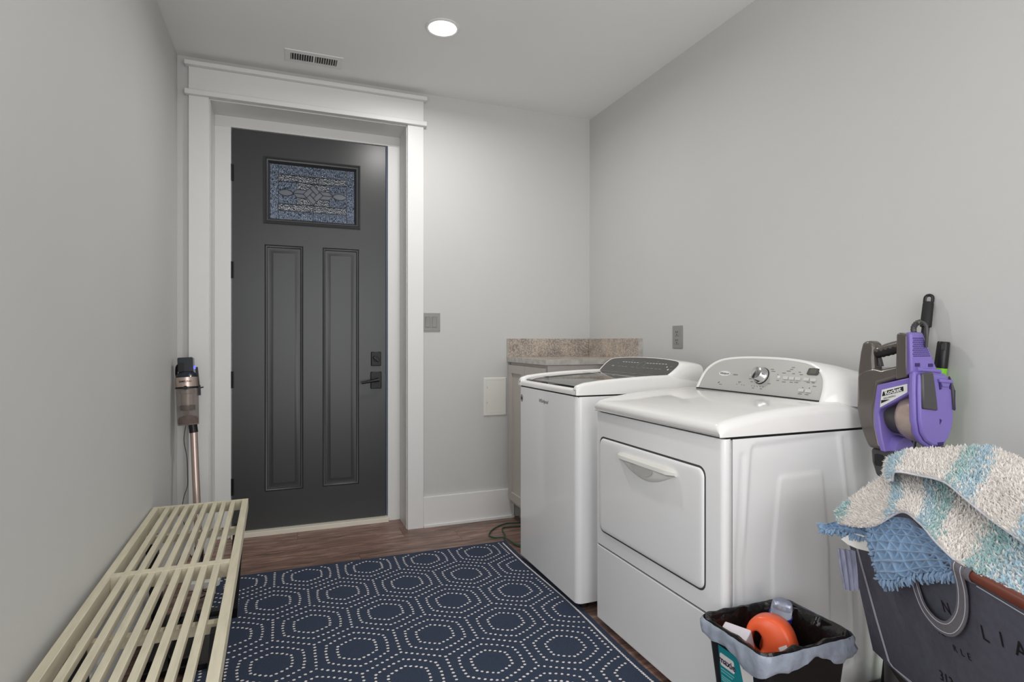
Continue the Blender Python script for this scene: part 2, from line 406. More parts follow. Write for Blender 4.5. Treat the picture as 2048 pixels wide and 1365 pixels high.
for c0, c1, m_ in ((0, .178, GL_RAIN), (.178, .30, GL_SEED), (.705, .83, GL_SEED), (.83, 1, GL_RAIN)):
    for a0, a1 in ((cA, .5), (.5, cB)): pane(R(a0, a1, c0, c1), m_)
for a0, a1 in ((cA, .305), (.695, cB)): pane(R(a0, a1, .30, .705), GL_RAIN)
for c0, c1 in ((.30, .44), (.57, .705)):
    pane(R(.305, .695, c0, c1), GL_SEED)
pane(R(.305, .695, .44, .57), GL_SEED)
# bevelled pieces of the centre motif
dc, dw, dh = .5, .118, .185; mid = .503
def DD(u, v): return (dc + (u + v) * dw / 2 * 1.0, mid + (v - u) * dh / 2)      # rotated square coords u,v in -1..1
for sq in ([(-1, -1), (.33, -1), (.33, -.33), (-1, -.33)], [(.33, -1), (1, -1), (1, .33), (.33, .33)], [(-.33, .33), (1, .33), (1, 1), (-.33, 1)], [(-1, -.33), (-.33, -.33), (-.33, 1), (-1, 1)], [(-.33, -.33), (.33, -.33), (.33, .33), (-.33, .33)]):
    MB().prism([(gx(DD(*p)[0]), gz(DD(*p)[1])) for p in sq], fy, .014, .020).build('pane', GL_BEVEL, wf, smooth=0)
for sgn in (-1, 1):
    for up in (-1, 1):
        pl = [(dc + sgn * .235, mid), (dc + sgn * .19, mid + up * .072), (dc + sgn * .075, mid + up * .072), (dc + sgn * .115, mid)]
        MB().prism([(gx(a), gz(c)) for a, c in pl], fy, .014, .020).build('pane', GL_BEVEL, wf, smooth=0)
    cx = dc + sgn * .32
    pl = [(cx + .083 * math.cos(t), mid + .055 * math.sin(t) * abs(math.sin(t)) ** .4) for t in np.linspace(0, 2 * math.pi, 20, endpoint=False)]
    MB().prism([(gx(a), gz(c)) for a, c in pl], fy, .014, .020).build('pane', GL_BEVEL, wf, smooth=0)
ld = MB()
def line(a0, c0, a1, c1, w=CW): ld.bar(fy(gx(a0), gz(c0), .014), fy(gx(a1), gz(c1), .014), w * 1.6, .010, up=(0, 1, 0))
line(cA, 0, cA, 1); line(cB, 0, cB, 1)
for c in rows[1:-1]: line(cA, c, cB, c)
line(.5, 0, .5, mid - dh); line(.5, mid + dh, .5, 1); line(.305, .3, .305, mid - .075); line(.305, mid + .075, .305, .705); line(.695, .3, .695, mid - .075); line(.695, mid + .075, .695, .705)
cyc = [DD(-1, -1), DD(1, -1), DD(1, 1), DD(-1, 1)]
for p, q in zip(cyc, cyc[1:] + cyc[:1]): line(*p, *q)
for p, q in (((.33, -1), (.33, .33)), ((1, .33), (-.33, .33)), ((-.33, 1), (-.33, -.33)), ((-1, -.33), (.33, -.33))): line(*DD(*p), *DD(*q))
for sgn in (-1, 1):
    line(dc + sgn * .235, mid, dc + sgn * .115, mid)
    for up in (-1, 1):
        line(dc + sgn * .24, mid, dc + sgn * .19, mid + up * .075); line(dc + sgn * .19, mid + up * .075, dc + sgn * .075, mid + up * .075)
    cx = dc + sgn * .32
    e = [(cx + .086 * math.cos(t), mid + .058 * math.sin(t) * abs(math.sin(t)) ** .4) for t in np.linspace(0, 2 * math.pi, 20, endpoint=False)]
    for p, q in zip(e, e[1:] + e[:1]): line(*p, *q)
ld.build('lead_came', CAME, wf, smooth=0)
# hinges
for z in (2.187, 1.604, .946, .303):
    h = MB(); h.tube([(-.295, DY - .006, z - .05), (-.295, DY - .006, z + .05)], .0075, 10)
    h.box(-.293, -.282, DY - .002, DY, z - .05, z + .05); h.build('hinge', BLACKM, door)
# deadbolt and lever
db = MB(); db.box(.523, .587, DY - .012, DY, 1.016, 1.108); db = db.build('deadbolt', BLACKM, door, bevel=.004)
q = MB(); q.tube([(.555, DY - .012, 1.062), (.555, DY - .018, 1.062)], .018, 16); q.bar((.537, DY - .026, 1.077), (.573, DY - .026, 1.047), .018, .008, up=(0, 1, 0)); q.build('thumb_turn', BLACKM, db, bevel=.002)
lv = MB(); lv.box(.520, .590, DY - .012, DY, .868, .978); lv = lv.build('lever_plate', BLACKM, door, bevel=.004)
q = MB(); q.tube([(.563, DY - .01, .925), (.563, DY - .05, .925)], .014, 14); q.tube([(.566, DY - .052, .926), (.53, DY - .055, .921), (.458, DY - .055, .909)], [.011, .009, .007], 10); q.build('lever', BLACKM, lv)
q = MB(); q.box(.6175, .6215, DY + .006, DY + .03, .88, .96); q.build('latch_plate', BLACKM, door)

# ------------------------------------------------------------------ ceiling light, vent, switch, outlet, access panel
def downlight(x, y, label, power):
    t = thing('ceiling_light', (x, y, ZC - .008), label, 'ceiling light')
    ring = MB(); seg = 40
    def rg(r, z): return [(x + r * math.cos(2 * math.pi * k / seg), y + r * math.sin(2 * math.pi * k / seg), z) for k in range(seg)]
    ring.loft([rg(.085, ZC), rg(.085, ZC - .004), rg(.078, ZC - .008), rg(.070, ZC - .006), rg(.069, ZC - .001)], False, False)
    ring.build('trim_ring', TRIM, t)
    d = MB(); d.loft([rg(.069, ZC - .0035), rg(.060, ZC - .0050), rg(.03, ZC - .0058)], False, True); d.build('lens', LENS, t)
    area_light('downlight_lamp', (x, y, ZC - .012), (0, 0, 0), .13, power, (1.0, .98, .955), spread=170)
downlight(.734, 2.82, 'round recessed ceiling light glowing above the entry door', 11)
downlight(.734, .55, 'unseen recessed ceiling light added above the camera as fill', 2)  # out of view, added for extra fill from above
t = thing('ceiling_vent', (.152, 3.394, ZC), 'white rectangular ceiling air vent above the door header', 'air vent')
VX0, VX1, VY0, VY1 = 0, .304, 3.322, 3.466
fz = lambda u, v, w: (u, v, ZC - w)
MB().rect_profile((VX0, VX1, VY0, VY1), [(0, 0), (.002, .004), (.024, .007), (.03, .006), (.031, .001)], fz, fill=False).build('frame', TRIM, t, smooth=20)
b = MB(); b.box(VX0 + .03, VX1 - .03, VY0 + .03, VY1 - .03, ZC - .0012, ZC - .0002); b.build('duct', DARKGAP, t)
b = MB(); b.box(.1475, .1565, VY0 + .03, VY1 - .03, ZC - .007, ZC - .001); b.build('divider', TRIM, t)
for bank, sg in ((.036, 1), (.164, -1)):
    for k in range(9):
        x = bank + k * .0127
        MB().bar((x, VY0 + .031, ZC - .006), (x, VY1 - .031, ZC - .006), .0012, .0085, up=(sg * .5, 0, 1)).build('louver', TRIM, t, smooth=0)
t = thing('light_switch', (.866, YB, 1.236), 'grey double rocker light switch plate beside the door trim', 'light switch')
MB().box(.817, .925, YB - .006, YB, 1.240, 1.356).build('plate', PLATE, t, bevel=.002)
for x in (.845, .888):
    w = MB(); w.box(x - .0165, x + .0165, YB - .007, YB - .0055, 1.264, 1.333); w = w.build('rocker_frame', PLATED, t)
    q = MB(); q.loft([[(x - .0135, YB - .006, z), (x + .0135, YB - .006, z), (x + .0135, YB - d, z), (x - .0135, YB - d, z)] for z, d in ((1.268, .0075), (1.298, .0085), (1.329, .0125))]); q.build('rocker', PLATE, w, smooth=20)
t = thing('wall_outlet', (XR, 2.63, 1.138), 'grey wall outlet plate on the right wall above the washer', 'outlet')
MB().box(XR - .006, XR, 2.588, 2.672, 1.138, 1.262).build('plate', PLATE, t, bevel=.002)
for z in (1.222, 1.178):
    w = MB(); w.box(XR - .0085, XR - .005, 2.6135, 2.6465, z - .016, z + .016); w = w.build('receptacle', PLATE, t, bevel=.001)
    for yy in (2.6235, 2.6365): MB().box(XR - .0092, XR - .0084, yy - .0014, yy + .0014, z - .001, z + .010).build('slot', DARKGAP, w, smooth=0)
    MB().box(XR - .0092, XR - .0084, 2.6275, 2.6325, z - .012, z - .006).build('ground_hole', DARKGAP, w, smooth=0)
t = thing('access_panel', (1.305, YB, .685), 'small white plastic access panel on the far wall beside the cabinet', 'access panel')
fyb = lambda u, v, w: (u, YB - w, v)
MB().rect_profile((1.219, 1.378, .685, .936), [(0, 0), (.001, .004), (.004, .006), (.018, .006), (.0185, .004)], fyb, fill=False).build('frame', PLASTICW, t, smooth=20)
b = MB(); b.box(1.2375, 1.372, YB - .0055, YB, .7035, .9175); b.build('hatch', PLASTICW, t, bevel=.001)
for z in (.865, .765): MB().box(1.241, 1.2432, YB - .0062, YB - .005, z, z + .013).build('notch', PLATE, t)

# ------------------------------------------------------------------ cabinet and worktop
CX0, CY0, CZ = 1.40, 3.01, 1.038
cab = thing('base_cabinet', (1.70, 3.31, 0), 'greige two-door base cabinet in the corner beyond the washer', 'cabinet')
b = MB(); b.box(CX0, XR - .018, CY0, YB - .03, .11, CZ); b.build('body', CABINET, cab, bevel=.001)
b = MB(); b.box(CX0 + .06, XR - .018, CY0 + .01, YB - .03, 0, .11); b.build('toe_kick', CABINET, cab)
fx = lambda x: (lambda u, v, w: (x - w, u, v))
for y0, y1 in ((3.03, 3.305), (3.309, 3.588)):
    dd = MB(); dd.rect_profile((y0, y1, .135, 1.02), [(0, 0), (0, .019), (.052, .019), (.053, .009)], fx(CX0)); dd.build('door', CABINET, cab, smooth=20)
top = thing('countertop', (1.70, 3.31, CZ), 'speckled granite-look countertop with low backsplash in the corner', 'countertop')
b = MB(); b.box(1.383, XR - .002, 2.997, YB - .002, CZ + .002, 1.0705); b.build('worktop', [GRANITE], top, bevel=.002)
MB().box(1.3815, 1.383, 2.997, YB - .002, CZ + .002, 1.0705).build('edge_band', LAMEDGE, top); MB().box(1.3815, XR - .002, 2.995, 2.997, CZ + .002, 1.0705).build('edge_band', LAMEDGE, top)
b = MB(); b.box(1.383, XR - .022, YB - .020, YB - .0005, 1.0705, 1.194); b.build('backsplash', GRANITE, top)
b = MB(); b.box(XR - .020, XR - .0005, 2.985, YB - .0205, 1.0705, 1.194); b.build('backsplash', GRANITE, top)
MB().box(1.381, 1.383, YB - .020, YB - .0005, 1.0705, 1.194).build('backsplash_end', LAMEDGE, top); MB().box(XR - .020, XR - .0005, 2.967, 2.985, 1.0705, 1.194).build('backsplash_end', LAMEDGE, top)

# ------------------------------------------------------------------ appliances
def arch_loft(mb, arch, fr, scales, mi=0, cap1=True):
    mb.loft([[fr(p * sp, q * sq, w) for p, q in arch] for sp, sq, w in scales], False, cap1, True, mi)
def console_frame(x0, z0, x1, z1, yc):
    L = math.hypot(x1 - x0, z1 - z0); ux, uz = (x1 - x0) / L, (z1 - z0) / L
    return lambda p, q, w: (x0 + ux * q - uz * w, yc - p, z0 + uz * q + ux * w)   # w out of the face
# --- dryer
RX = 1.93
dry = thing('clothes_dryer', (1.57, 1.754, 0), 'white front-loading dryer with arched silver control panel and round knob', 'clothes dryer')
b = MB(); b.prism(rrect(1.214, 1.25, 1.375, 2.133, .016), lambda u, v, w: (u, v, w), .338, .884); b.build('front_panel', ENAMEL, dry, bevel=.0015)
b = MB(); b.prism(rrect(1.214, 1.25, 1.375, 2.133, .016), lambda u, v, w: (u, v, w), .028, .331); b.build('toe_panel', ENAMEL, dry, bevel=.002)
MB().box(1.222, 1.25, 1.383, 2.125, .325, .345).build('seam', DARKGAP, dry); MB().box(1.235, RX - .01, 1.382, 2.126, .880, .895).build('seam', DARKGAP, dry)
b = MB(); b.box(1.2505, RX, 1.385, 2.131, .03, .882); b.build('cabinet', ENAMEL, dry, bevel=.003)
for x in (1.26, 1.88):
    for y_ in (1.43, 2.08):
        MB().tube([(x, y_, 0.0), (x, y_, .03)], .02, 12).build('foot', BLACKR, dry)
# pressed side panel
def sd_poly(px, pz, poly, r):
    d = np.full(px.shape, 1e9); inside = np.zeros(px.shape, bool); n = len(poly)
    for i in range(n):
        ax, az = poly[i]; bx, bz = poly[(i + 1) % n]
        ex, ez = bx - ax, bz - az; t = np.clip(((px - ax) * ex + (pz - az) * ez) / (ex * ex + ez * ez), 0, 1)
        d = np.minimum(d, np.hypot(px - ax - t * ex, pz - az - t * ez))
        c = ((az > pz) != (bz > pz)) & (px < (bx - ax) * (pz - az) / (bz - az + 1e-12) + ax); inside ^= c
    return np.where(inside, -d, d) - r
NX, NZ = 110, 120
gxs = np.linspace(1.2515, RX, NX); gzs = np.linspace(.03, .882, NZ); PXg, PZg = np.meshgrid(gxs, gzs)
def step(sd, w=.007): return np.clip(.5 - sd / (2 * w), 0, 1) ** 2 * (3 - 2 * np.clip(.5 - sd / (2 * w), 0, 1))
s1 = step(sd_poly(PXg, PZg, [(1.325, .12), (1.315, .5), (1.345, .84), (1.67, .855), (1.715, .6), (1.735, .12)], .02))
s2 = step(sd_poly(PXg, PZg, [(1.435, .12), (1.428, .5), (1.455, .735), (1.605, .738), (1.632, .5), (1.64, .12)], .018))
s3 = step(sd_poly(PXg, PZg, [(1.275, .12), (1.268, .5), (1.288, .83), (1.294, .83), (1.29, .5), (1.29, .12)], .006))
s4 = step(sd_poly(PXg, PZg, [(1.77, .12), (1.75, .6), (1.715, .86), (1.73, .86), (1.775, .6), (1.79, .12)], .006))
hh = .0045 * s1 - .004 * s2 + .003 * s3 + .003 * s4
side = MB(); vv = [(PXg[j, i], 1.3795 - .001 + hh[j, i], PZg[j, i]) for j in range(NZ) for i in range(NX)]
side.add(vv, [(j * NX + i, j * NX + i + 1, (j + 1) * NX + i + 1, (j + 1) * NX + i) for j in range(NZ - 1) for i in range(NX - 1)])
side.build('side_panel', ENAMEL, dry, smooth=60)
# deck
def deck(mb, xs, y0, y1, zb, r0, mi=0, inset=0.0):
    rings = []
    for x, zt, ins in xs:
        n = 6; a = y0 + ins; c = y1 - ins; r = min(r0, (zt - zb) * .95); ring = [(x, a, zb), (x, c, zb)]
        for k in range(n + 1):
            t = math.radians(90 * k / n); ring.append((x, c - r + r * math.cos(t), zt - r + r * math.sin(t)))
        for k in range(n + 1):
            t = math.radians(90 + 90 * k / n); ring.append((x, a + r + r * math.cos(t), zt - r + r * math.sin(t)))
        rings.append(ring)
    mb.loft(rings, True, True, True, mi)
b = MB()
deck(b, [(1.208, .896, .012), (1.204, .902, .008), (1.203, .912, .005), (1.207, .922, .004), (1.218, .931, .003), (1.24, .938, .003), (1.29, .947, .003), (1.366, .957, .003), (1.45, .965, .003), (1.55, .9705, .003), (1.66, .973, .003), (1.72, .973, .003), (1.80, .955, .003), (RX, .945, .003)], 1.372, 2.136, .890, .030)
b.build('top_deck', ENAMELTOP, dry, smooth=50)
# console
DFR = console_frame(1.68, .972, 1.745, 1.11, 1.754)
half = [(.321, -.002), (.318, .045), (.305, .088), (.278, .118), (.238, .139), (.19, .150), (.12, .157), (.06, .1595)]
def spl(pts, n=4): return [(p.x, p.y) for p in catmull([(a, c, 0) for a, c in pts], n)]
hs_ = spl(half); arch = hs_ + [(0, .160)] + [(-a, c) for a, c in reversed(hs_)]
def console_back(mb, arch_, fr_, xb, steps, drop, low):
    qm = max(q for p, q in arch_); rings_ = []
    for f, sp, zq in steps:
        ring_ = []
        for p, q in arch_:
            x, y_, z = fr_(p * sp, q, 0); ring_.append((x + (xb - x) * f, y_, z - f * (drop + low * (1 - q / qm)) - zq * q / qm))
        rings_.append(ring_)
    mb.loft(rings_, True, False)
con = MB()
console_back(con, arch, DFR, 1.915, [(1.0, 1.185, .02), (.7, 1.185, .012), (.45, 1.17, .006), (.22, 1.10, .002), (.08, 1.04, 0), (.02, 1.012, 0), (0, 1.0, 0)], .012, .018)
arch_loft(con, arch, DFR, [(1.0, 1.0, 0.0), (.985, .975, .002), (.965, .945, .001), (.958, .935, -.004)], cap1=True)
con = con.build('console', ENAMELTOP, dry, smooth=50)
fp = MB(); fp.loft([[DFR(p * .955, .006 + q * .925, w) for p, q in arch] for w in (-.006, -.0015)]); fp = fp.build('control_panel', SILVER, dry, smooth=40)
b = MB(); b.box(1.672, 1.69, 1.445, 2.063, .969, .9765); b.build('panel_gap', DARKGAP, dry)
def dpt(p, q): return (p, q)
def disc(mb, fr, p, q, r0, r1, w0, w1, seg=28, mi=0):
    mb.loft([[fr(p + r0 * math.cos(2 * math.pi * k / seg), q + r0 * math.sin(2 * math.pi * k / seg), w0) for k in range(seg)],
             [fr(p + r1 * math.cos(2 * math.pi * k / seg), q + r1 * math.sin(2 * math.pi * k / seg), w1) for k in range(seg)]], True, True, True, mi)
kb = MB(); disc(kb, DFR, .022, .079, .0345, .0345, -.001, .0015); kb = kb.build('knob_ring', PRINTB, fp)
kb = MB(); seg = 32
kb.loft([[DFR(.022 + r * math.cos(2 * math.pi * k / seg), .079 + r * math.sin(2 * math.pi * k / seg), w) for k in range(seg)] for r, w in ((.033, .001), (.0325, .006), (.029, .010), (.027, .026), (.024, .031), (.012, .0335))], False, True)
kb.build('knob', CHROME, fp, smooth=35)
b = MB(); b.prism(rrect(.224, .2695, .096, .121, .005, 3), lambda u, v, w: DFR(u + (v - .108) * .12, v, w), -.001, .002); b.build('display_bezel', GREYP, fp)
b = MB(); b.prism(rrect(.234, .262, .100, .117, .002, 2), lambda u, v, w: DFR(u + (v - .108) * .12, v, w), .0018, .0026); b.build('display', mat('lcd', (92, 94, 80), .3), fp)
for p, q in ((.139, .0775), (.166, .0775), (.193, .0775), (.230, .0775), (.2575, .0775), (.2235, .035), (.2525, .035)):
    MB().prism(rrect(p - .011, p + .011, q - .0058, q + .0058, .003, 3), DFR, -.001, .003).build('button', mat('button_silver', (206, 205, 200), .28), fp, smooth=30)
for p in (-.030, .106):
    b = MB(); disc(b, DFR, p, .079, .0055, .0045, -.001, .003, 16); b.build('round_button', PLASTICW, fp)
b = MB()
for p, q in ((-.0913, .0361), (-.0801, .0416), (-.0637, .0356), (-.0508, .0348), (-.0105, .0351), (.0032, .0351), (.0174, .0348), (.032, .0349), (.0464, .035), (.0967, .0895), (.0445, .1045), (.2246, .0464), (.2521, .0471)):
    disc(b, DFR, p, q, .0016, .0016, -.0016, -.0009, 8)
b.prism([(-.2005, .034), (-.193, .0405), (-.191, .0395), (-.196, .0335)], DFR, -.0016, -.0009); b.build('indicator_dots', PRINTB, fp)['kind'] = 'stuff'
b = MB()
for p, q, w in ((.122, .097, .016), (.165, .097, .012), (.2, .095, .014), (.14, .106, .018), (.135, .062, .016), (.168, .063, .014), (.19, .064, .016), (.24, .067, .014), (.26, .067, .012), (.222, .022, .016), (.25, .022, .014), (-.03, .064, .016), (.105, .066, .012), (.07, .101, .018), (.062, .109, .016), (.07, .05, .014), (-.012, .108, .012), (-.018, .052, .012), (-.182, .029, .016), (-.08, .047, .016), (.0, .0265, .01), (.04, .0265, .012), (.15, .113, .014), (.155, .121, .014), (.27, .055, .014), (.19, .104, .01)):
    b.prism([(p - w / 2, q - .0014), (p + w / 2, q - .0014), (p + w / 2, q + .0014), (p - w / 2, q + .0014)], DFR, -.0016, -.0010)
b.build('printed_captions', PRINTG, fp, smooth=0)['kind'] = 'stuff'
lg = MB(); sg_ = 28
lg.loft([[DFR(-.18 + .033 * math.cos(2 * math.pi * k / sg_), .078 + .0115 * math.sin(2 * math.pi * k / sg_), w) for k in range(sg_)] for w in (-.0016, -.0004)]); lg.build('logo_oval', PRINTW, fp)
text_mesh('Whirlpool', .0125, lambda u, v, w: DFR(-.18 + u, .078 + v, -.0004 + w)).build('logo_lettering', PRINTB, fp, smooth=0)
text_mesh('cabrio', .011, lambda u, v, w: DFR(-.117 + u, .0765 + v, -.0015 + w)).build('series_lettering', PRINTG, fp, smooth=0)
# dryer door
FXD = fx(1.214)
dr = MB(); rr = lambda i, w: [FXD(u, v, w) for u, v in rrect(1.458 + i, 2.092 - i, .402 + i, .780 - i, .026)]
dr.loft([rr(0, -.012), rr(0, .002), rr(.003, .0055), rr(.008, .007), rr(.02, .0075)], False, True)
dr = dr.build('door', ENAMEL, dry, smooth=50)
gp = MB(); gp.loft([[FXD(u, v, w) for u, v in rrect(1.452, 2.098, .396, .787, .030)] for w in (-.01, .0008)], False, True); gp.build('door_gap', mat('gap_grey', (70, 70, 74), .5), dry)
hd = MB()
def hz(u): return .7355 + .0   # grip bar
hd.loft([[FXD(u, .737 + dz * k, w * (1 if 0 < i < 12 else .55)) for dz, w in ((-.012, .006), (-.0125, .022), (-.006, .031), (.006, .029), (.013, .016), (.013, .006))] for i, (u, k) in enumerate([(1.585 + .353 * j / 12, 1 if 0 < j < 12 else .7) for j in range(13)])])
hd = hd.build('handle', PLASTICW, dr, smooth=45)
sc = MB(); n = 16; U0, U1 = 1.592, 1.932; rings = []
for f in range(7):
    t = f / 6; dep = .007 + .010 * math.sin(math.pi * t) * 0 + (.012 * (1 - t) if f < 6 else 0)
    rings.append([FXD(U0 + (U1 - U0) * i / n, .728 - .052 * math.sin(math.pi * i / n) * t, .0076 + .019 * math.sqrt(max(0, 1 - t * t)) * math.sin(math.pi * i / n) ** .7) for i in range(n + 1)])
sc.loft(rings, False, False, closed=False); sc.build('handle_scoop', PLASTICW, dr, smooth=60)
sc = MB(); sc.loft([[FXD(1.762 + .068 * math.cos(a), .7255 - .030 * math.sin(a), .0085 + .0195 * math.sqrt(max(0, 1 - (.62 * math.sin(a)) ** 2)) + w) for a in np.linspace(0, math.pi, 16)] for w in (0.0, .0014)]); sc.build('handle_pocket', mat('pocket', (196, 195, 190), .4), dr, smooth=30)

# --- washer
wsh = thing('washing_machine', (1.52, 2.569, 0), 'white top-loading washer with dark glass lid between cabinet and dryer', 'washing machine')
WY0, WY1, WRX = 2.236, 2.904, 1.857
b = MB(); b.prism(rrect(1.18, WRX, WY0, WY1, .028, 6), lambda u, v, w: (u, v, w), .033, .934); b.build('cabinet', ENAMEL, wsh, bevel=.002)
b = MB(); b.box(1.19, WRX, WY0 + .006, WY1 - .006, .93, .945); b.build('seam', DARKGAP, wsh)
for x in (1.24, 1.80):
    for y_ in (2.29, 2.85): MB().tube([(x, y_, 0), (x, y_, .034)], .022, 12).build('foot', BLACKR, wsh)
prof = [(1.178, .941, .964, .010), (1.176, .941, .972, .005), (1.184, .941, .983, .003), (1.22, .941, .994, .002), (1.30, .941, 1.003, .002), (1.40, .941, 1.010, .002), (1.52, .941, 1.016, .002), (1.66, .941, 1.020, .002), (1.74, .941, 1.0, .002), (WRX, .941, .982, .002)]
for y0, y1, nm in ((WY0 - .004, WY0 + .040, 'deck_rail'), (WY1 - .040, WY1 + .004, 'deck_rail')):
    b = MB(); deck(b, [(x, zt, i) for x, zb, zt, i in prof], y0, y1, .941, .016); b.build(nm, ENAMELTOP, wsh, smooth=50)
b = MB(); rings = []
for y_ in np.linspace(WY0 + .02, WY1 - .02, 9): rings.append([(x, y_, z) for x, z in ((1.178, .941), (1.1765, .957), (1.181, .966), (1.19, .970), (1.202, .968), (1.208, .955), (1.208, .941))])
b.loft(rings); b.build('deck_front', ENAMELTOP, wsh, smooth=50)
b = MB(); b.box(1.205, 1.70, WY0 + .03, WY1 - .03, .945, .957); b.build('deck_tray', BLACKP, wsh)
lid = MB(); rings = []
for x, z in ((1.206, .966), (1.21, .976), (1.24, .9835), (1.30, .992), (1.38, .999), (1.46, 1.004), (1.545, 1.0075)):
    rings.append([(x, WY0 + .042, z - .012), (x, WY1 - .042, z - .012), (x, WY1 - .042, z - .001), (x, 2.57, z + .001), (x, WY0 + .042, z - .001)])
lid.loft(rings); lid.build('lid', GLASSDARK, wsh, smooth=30)
b = MB(); b.box(1.545, 1.551, WY0 + .042, WY1 - .042, .998, 1.0085); b.build('lid_trim', PLASTICW, wsh)
b = MB(); b.loft([[(1.551, WY0 + .042, 1.0), (1.551, WY1 - .042, 1.0), (1.551, WY1 - .042, 1.0075), (1.551, WY0 + .042, 1.0075)], [(1.665, WY0 + .042, 1.0), (1.665, WY1 - .042, 1.0), (1.665, WY1 - .042, 1.0115), (1.665, WY0 + .042, 1.0115)]]); b.build('rear_glass', GLASSDARK, wsh)
b = MB(); b.box(1.204, 1.2062, 2.60, 2.665, .9675, .973); b.build('lid_grip', BLACKP, wsh)
WFR = console_frame(1.66, 1.013, 1.755, 1.088, 2.57)
half = [(.312, -.002), (.322, .03), (.325, .07), (.316, .098), (.29, .111), (.22, .120), (.12, .127), (.05, .1285)]
hs_ = spl(half); warch = hs_ + [(0, .129)] + [(-a, c) for a, c in reversed(hs_)]
con = MB(); console_back(con, warch, WFR, 1.852, [(1.0, 1.035, .008), (.9, 1.04, .004), (.45, 1.04, .001), (.15, 1.03, 0), (.04, 1.012, 0), (0, 1.0, 0)], .004, .03); arch_loft(con, warch, WFR, [(1.0, 1.0, 0), (.98, .965, .001), (.965, .935, -.002)]); con.build('console', ENAMELTOP, wsh, smooth=50)
fp = MB(); fp.loft([[WFR(p * .966, .004 + q * .93, w) for p, q in warch] for w in (-.004, .0006)]); fp = fp.build('control_panel', CONSOLED, wsh, smooth=40)
b = MB()
for p in np.linspace(-.155, -.02, 6): b.prism([(p - .008, .081), (p + .008, .081), (p + .008, .0838), (p - .008, .0838)], WFR, .0006, .0011)
for p in np.linspace(.07, .222, 7): b.prism([(p - .008, .0815), (p + .008, .0815), (p + .008, .0843), (p - .008, .0843)], WFR, .0006, .0011)
b.prism([(-.23, .0445), (-.208, .0445), (-.208, .0475), (-.23, .0475)], WFR, .0006, .0011)
disc(b, WFR, .2494, .0638, .004, .004, .0006, .0011, 12); disc(b, WFR, .2758, .0453, .005, .005, .0006, .0011, 12)
b.build('lit_captions', PRINTW, fp, smooth=0)['kind'] = 'stuff'
b = MB()
for p in (-.155, -.12, -.087, -.026, .077, .11, .146, .18, .212): b.prism([(p - .011, .0435), (p + .011, .0435), (p + .011, .0462), (p - .011, .0462)], WFR, .0006, .0011)
for p, q in ((-.085, .098), (.14, .098), (.28, .068), (.3, .046), (-.19, .068)): b.prism([(p - .009, q - .001), (p + .009, q - .001), (p + .009, q + .001), (p - .009, q + .001)], WFR, .0006, .0011)
el = [(.031 + .027 * math.cos(t), .066 + .027 * math.sin(t)) for t in np.linspace(0, 2 * math.pi, 28, endpoint=False)]
b.tube([WFR(p, q, .0008) for p, q in el + el[:1]], .0008, 5)
b.build('dim_captions', mat('dim_print', (150, 150, 148), .5), fp, smooth=0)['kind'] = 'stuff'
FXW = lambda u, v, w: (1.18 - w, u, v)
text_mesh('Whirlpool', .026, lambda u, v, w: FXW(2.588 - u, .882 + v, w), shear=.3).build('badge_lettering', GREYP, wsh, smooth=0)
st = MB(); st.loft([[FXW(2.864 + .016 * math.cos(a), .874 + .020 * math.sin(a), w) for a in np.linspace(0, 2 * math.pi, 24, endpoint=False)] for w in (-.001, .0008)]); st = st.build('energy_sticker', mat('sticker_grey', (150, 146, 148), .5), wsh)
b = MB(); b.prism(rrect(2.855, 2.873, .866, .880, .003, 3), FXW, .0008, .0014); b.build('sticker_mark', mat('sticker_maroon', (92, 44, 48), .5), st)

# ------------------------------------------------------------------ rug
rug = thing('area_rug', (.44, 2.12, 0), 'navy woven area rug with white dotted hexagon pattern in front of the washer', 'rug')
RX0, RX1, RY0, RY1 = -.33, 1.207, 1.04, 3.185
g = MB(); NU, NV = 60, 80
def rz(x, y): return .007 + .0012 * math.sin(9 * x + 3 * y) * math.sin(5 * y)
def rxe(x, y):                                          # slightly wavy outline
    fx_ = (x - RX0) / (RX1 - RX0)
    return x + fx_ * (.006 * math.sin(6.0 * y) - .006 * (y > 2.6) * (y - 2.6)), y + .012 * (.5 - fx_)
topv = []
for j in range(NV + 1):
    for i in range(NU + 1):
        x, y = RX0 + (RX1 - RX0) * i / NU, RY0 + (RY1 - RY0) * j / NV
        X_, Y_ = rxe(x, y); topv.append((X_, Y_, rz(x, y)))
k = len(topv); U = NU + 1
g.add(topv + [(a, c, .0005) for a, c, d in topv], [(j * U + i, j * U + i + 1, (j + 1) * U + i + 1, (j + 1) * U + i) for j in range(NV) for i in range(NU)])
loop = list(range(U)) + [j * U + NU for j in range(1, NV + 1)] + [NV * U + i for i in range(NU - 1, -1, -1)] + [j * U for j in range(NV - 1, 0, -1)]
g.f += [(b_, a_, a_ + k, b_ + k) for a_, b_ in zip(loop, loop[1:] + loop[:1])]; g.m += [0] * len(loop)
g.build('weave', RUG, rug, smooth=40)
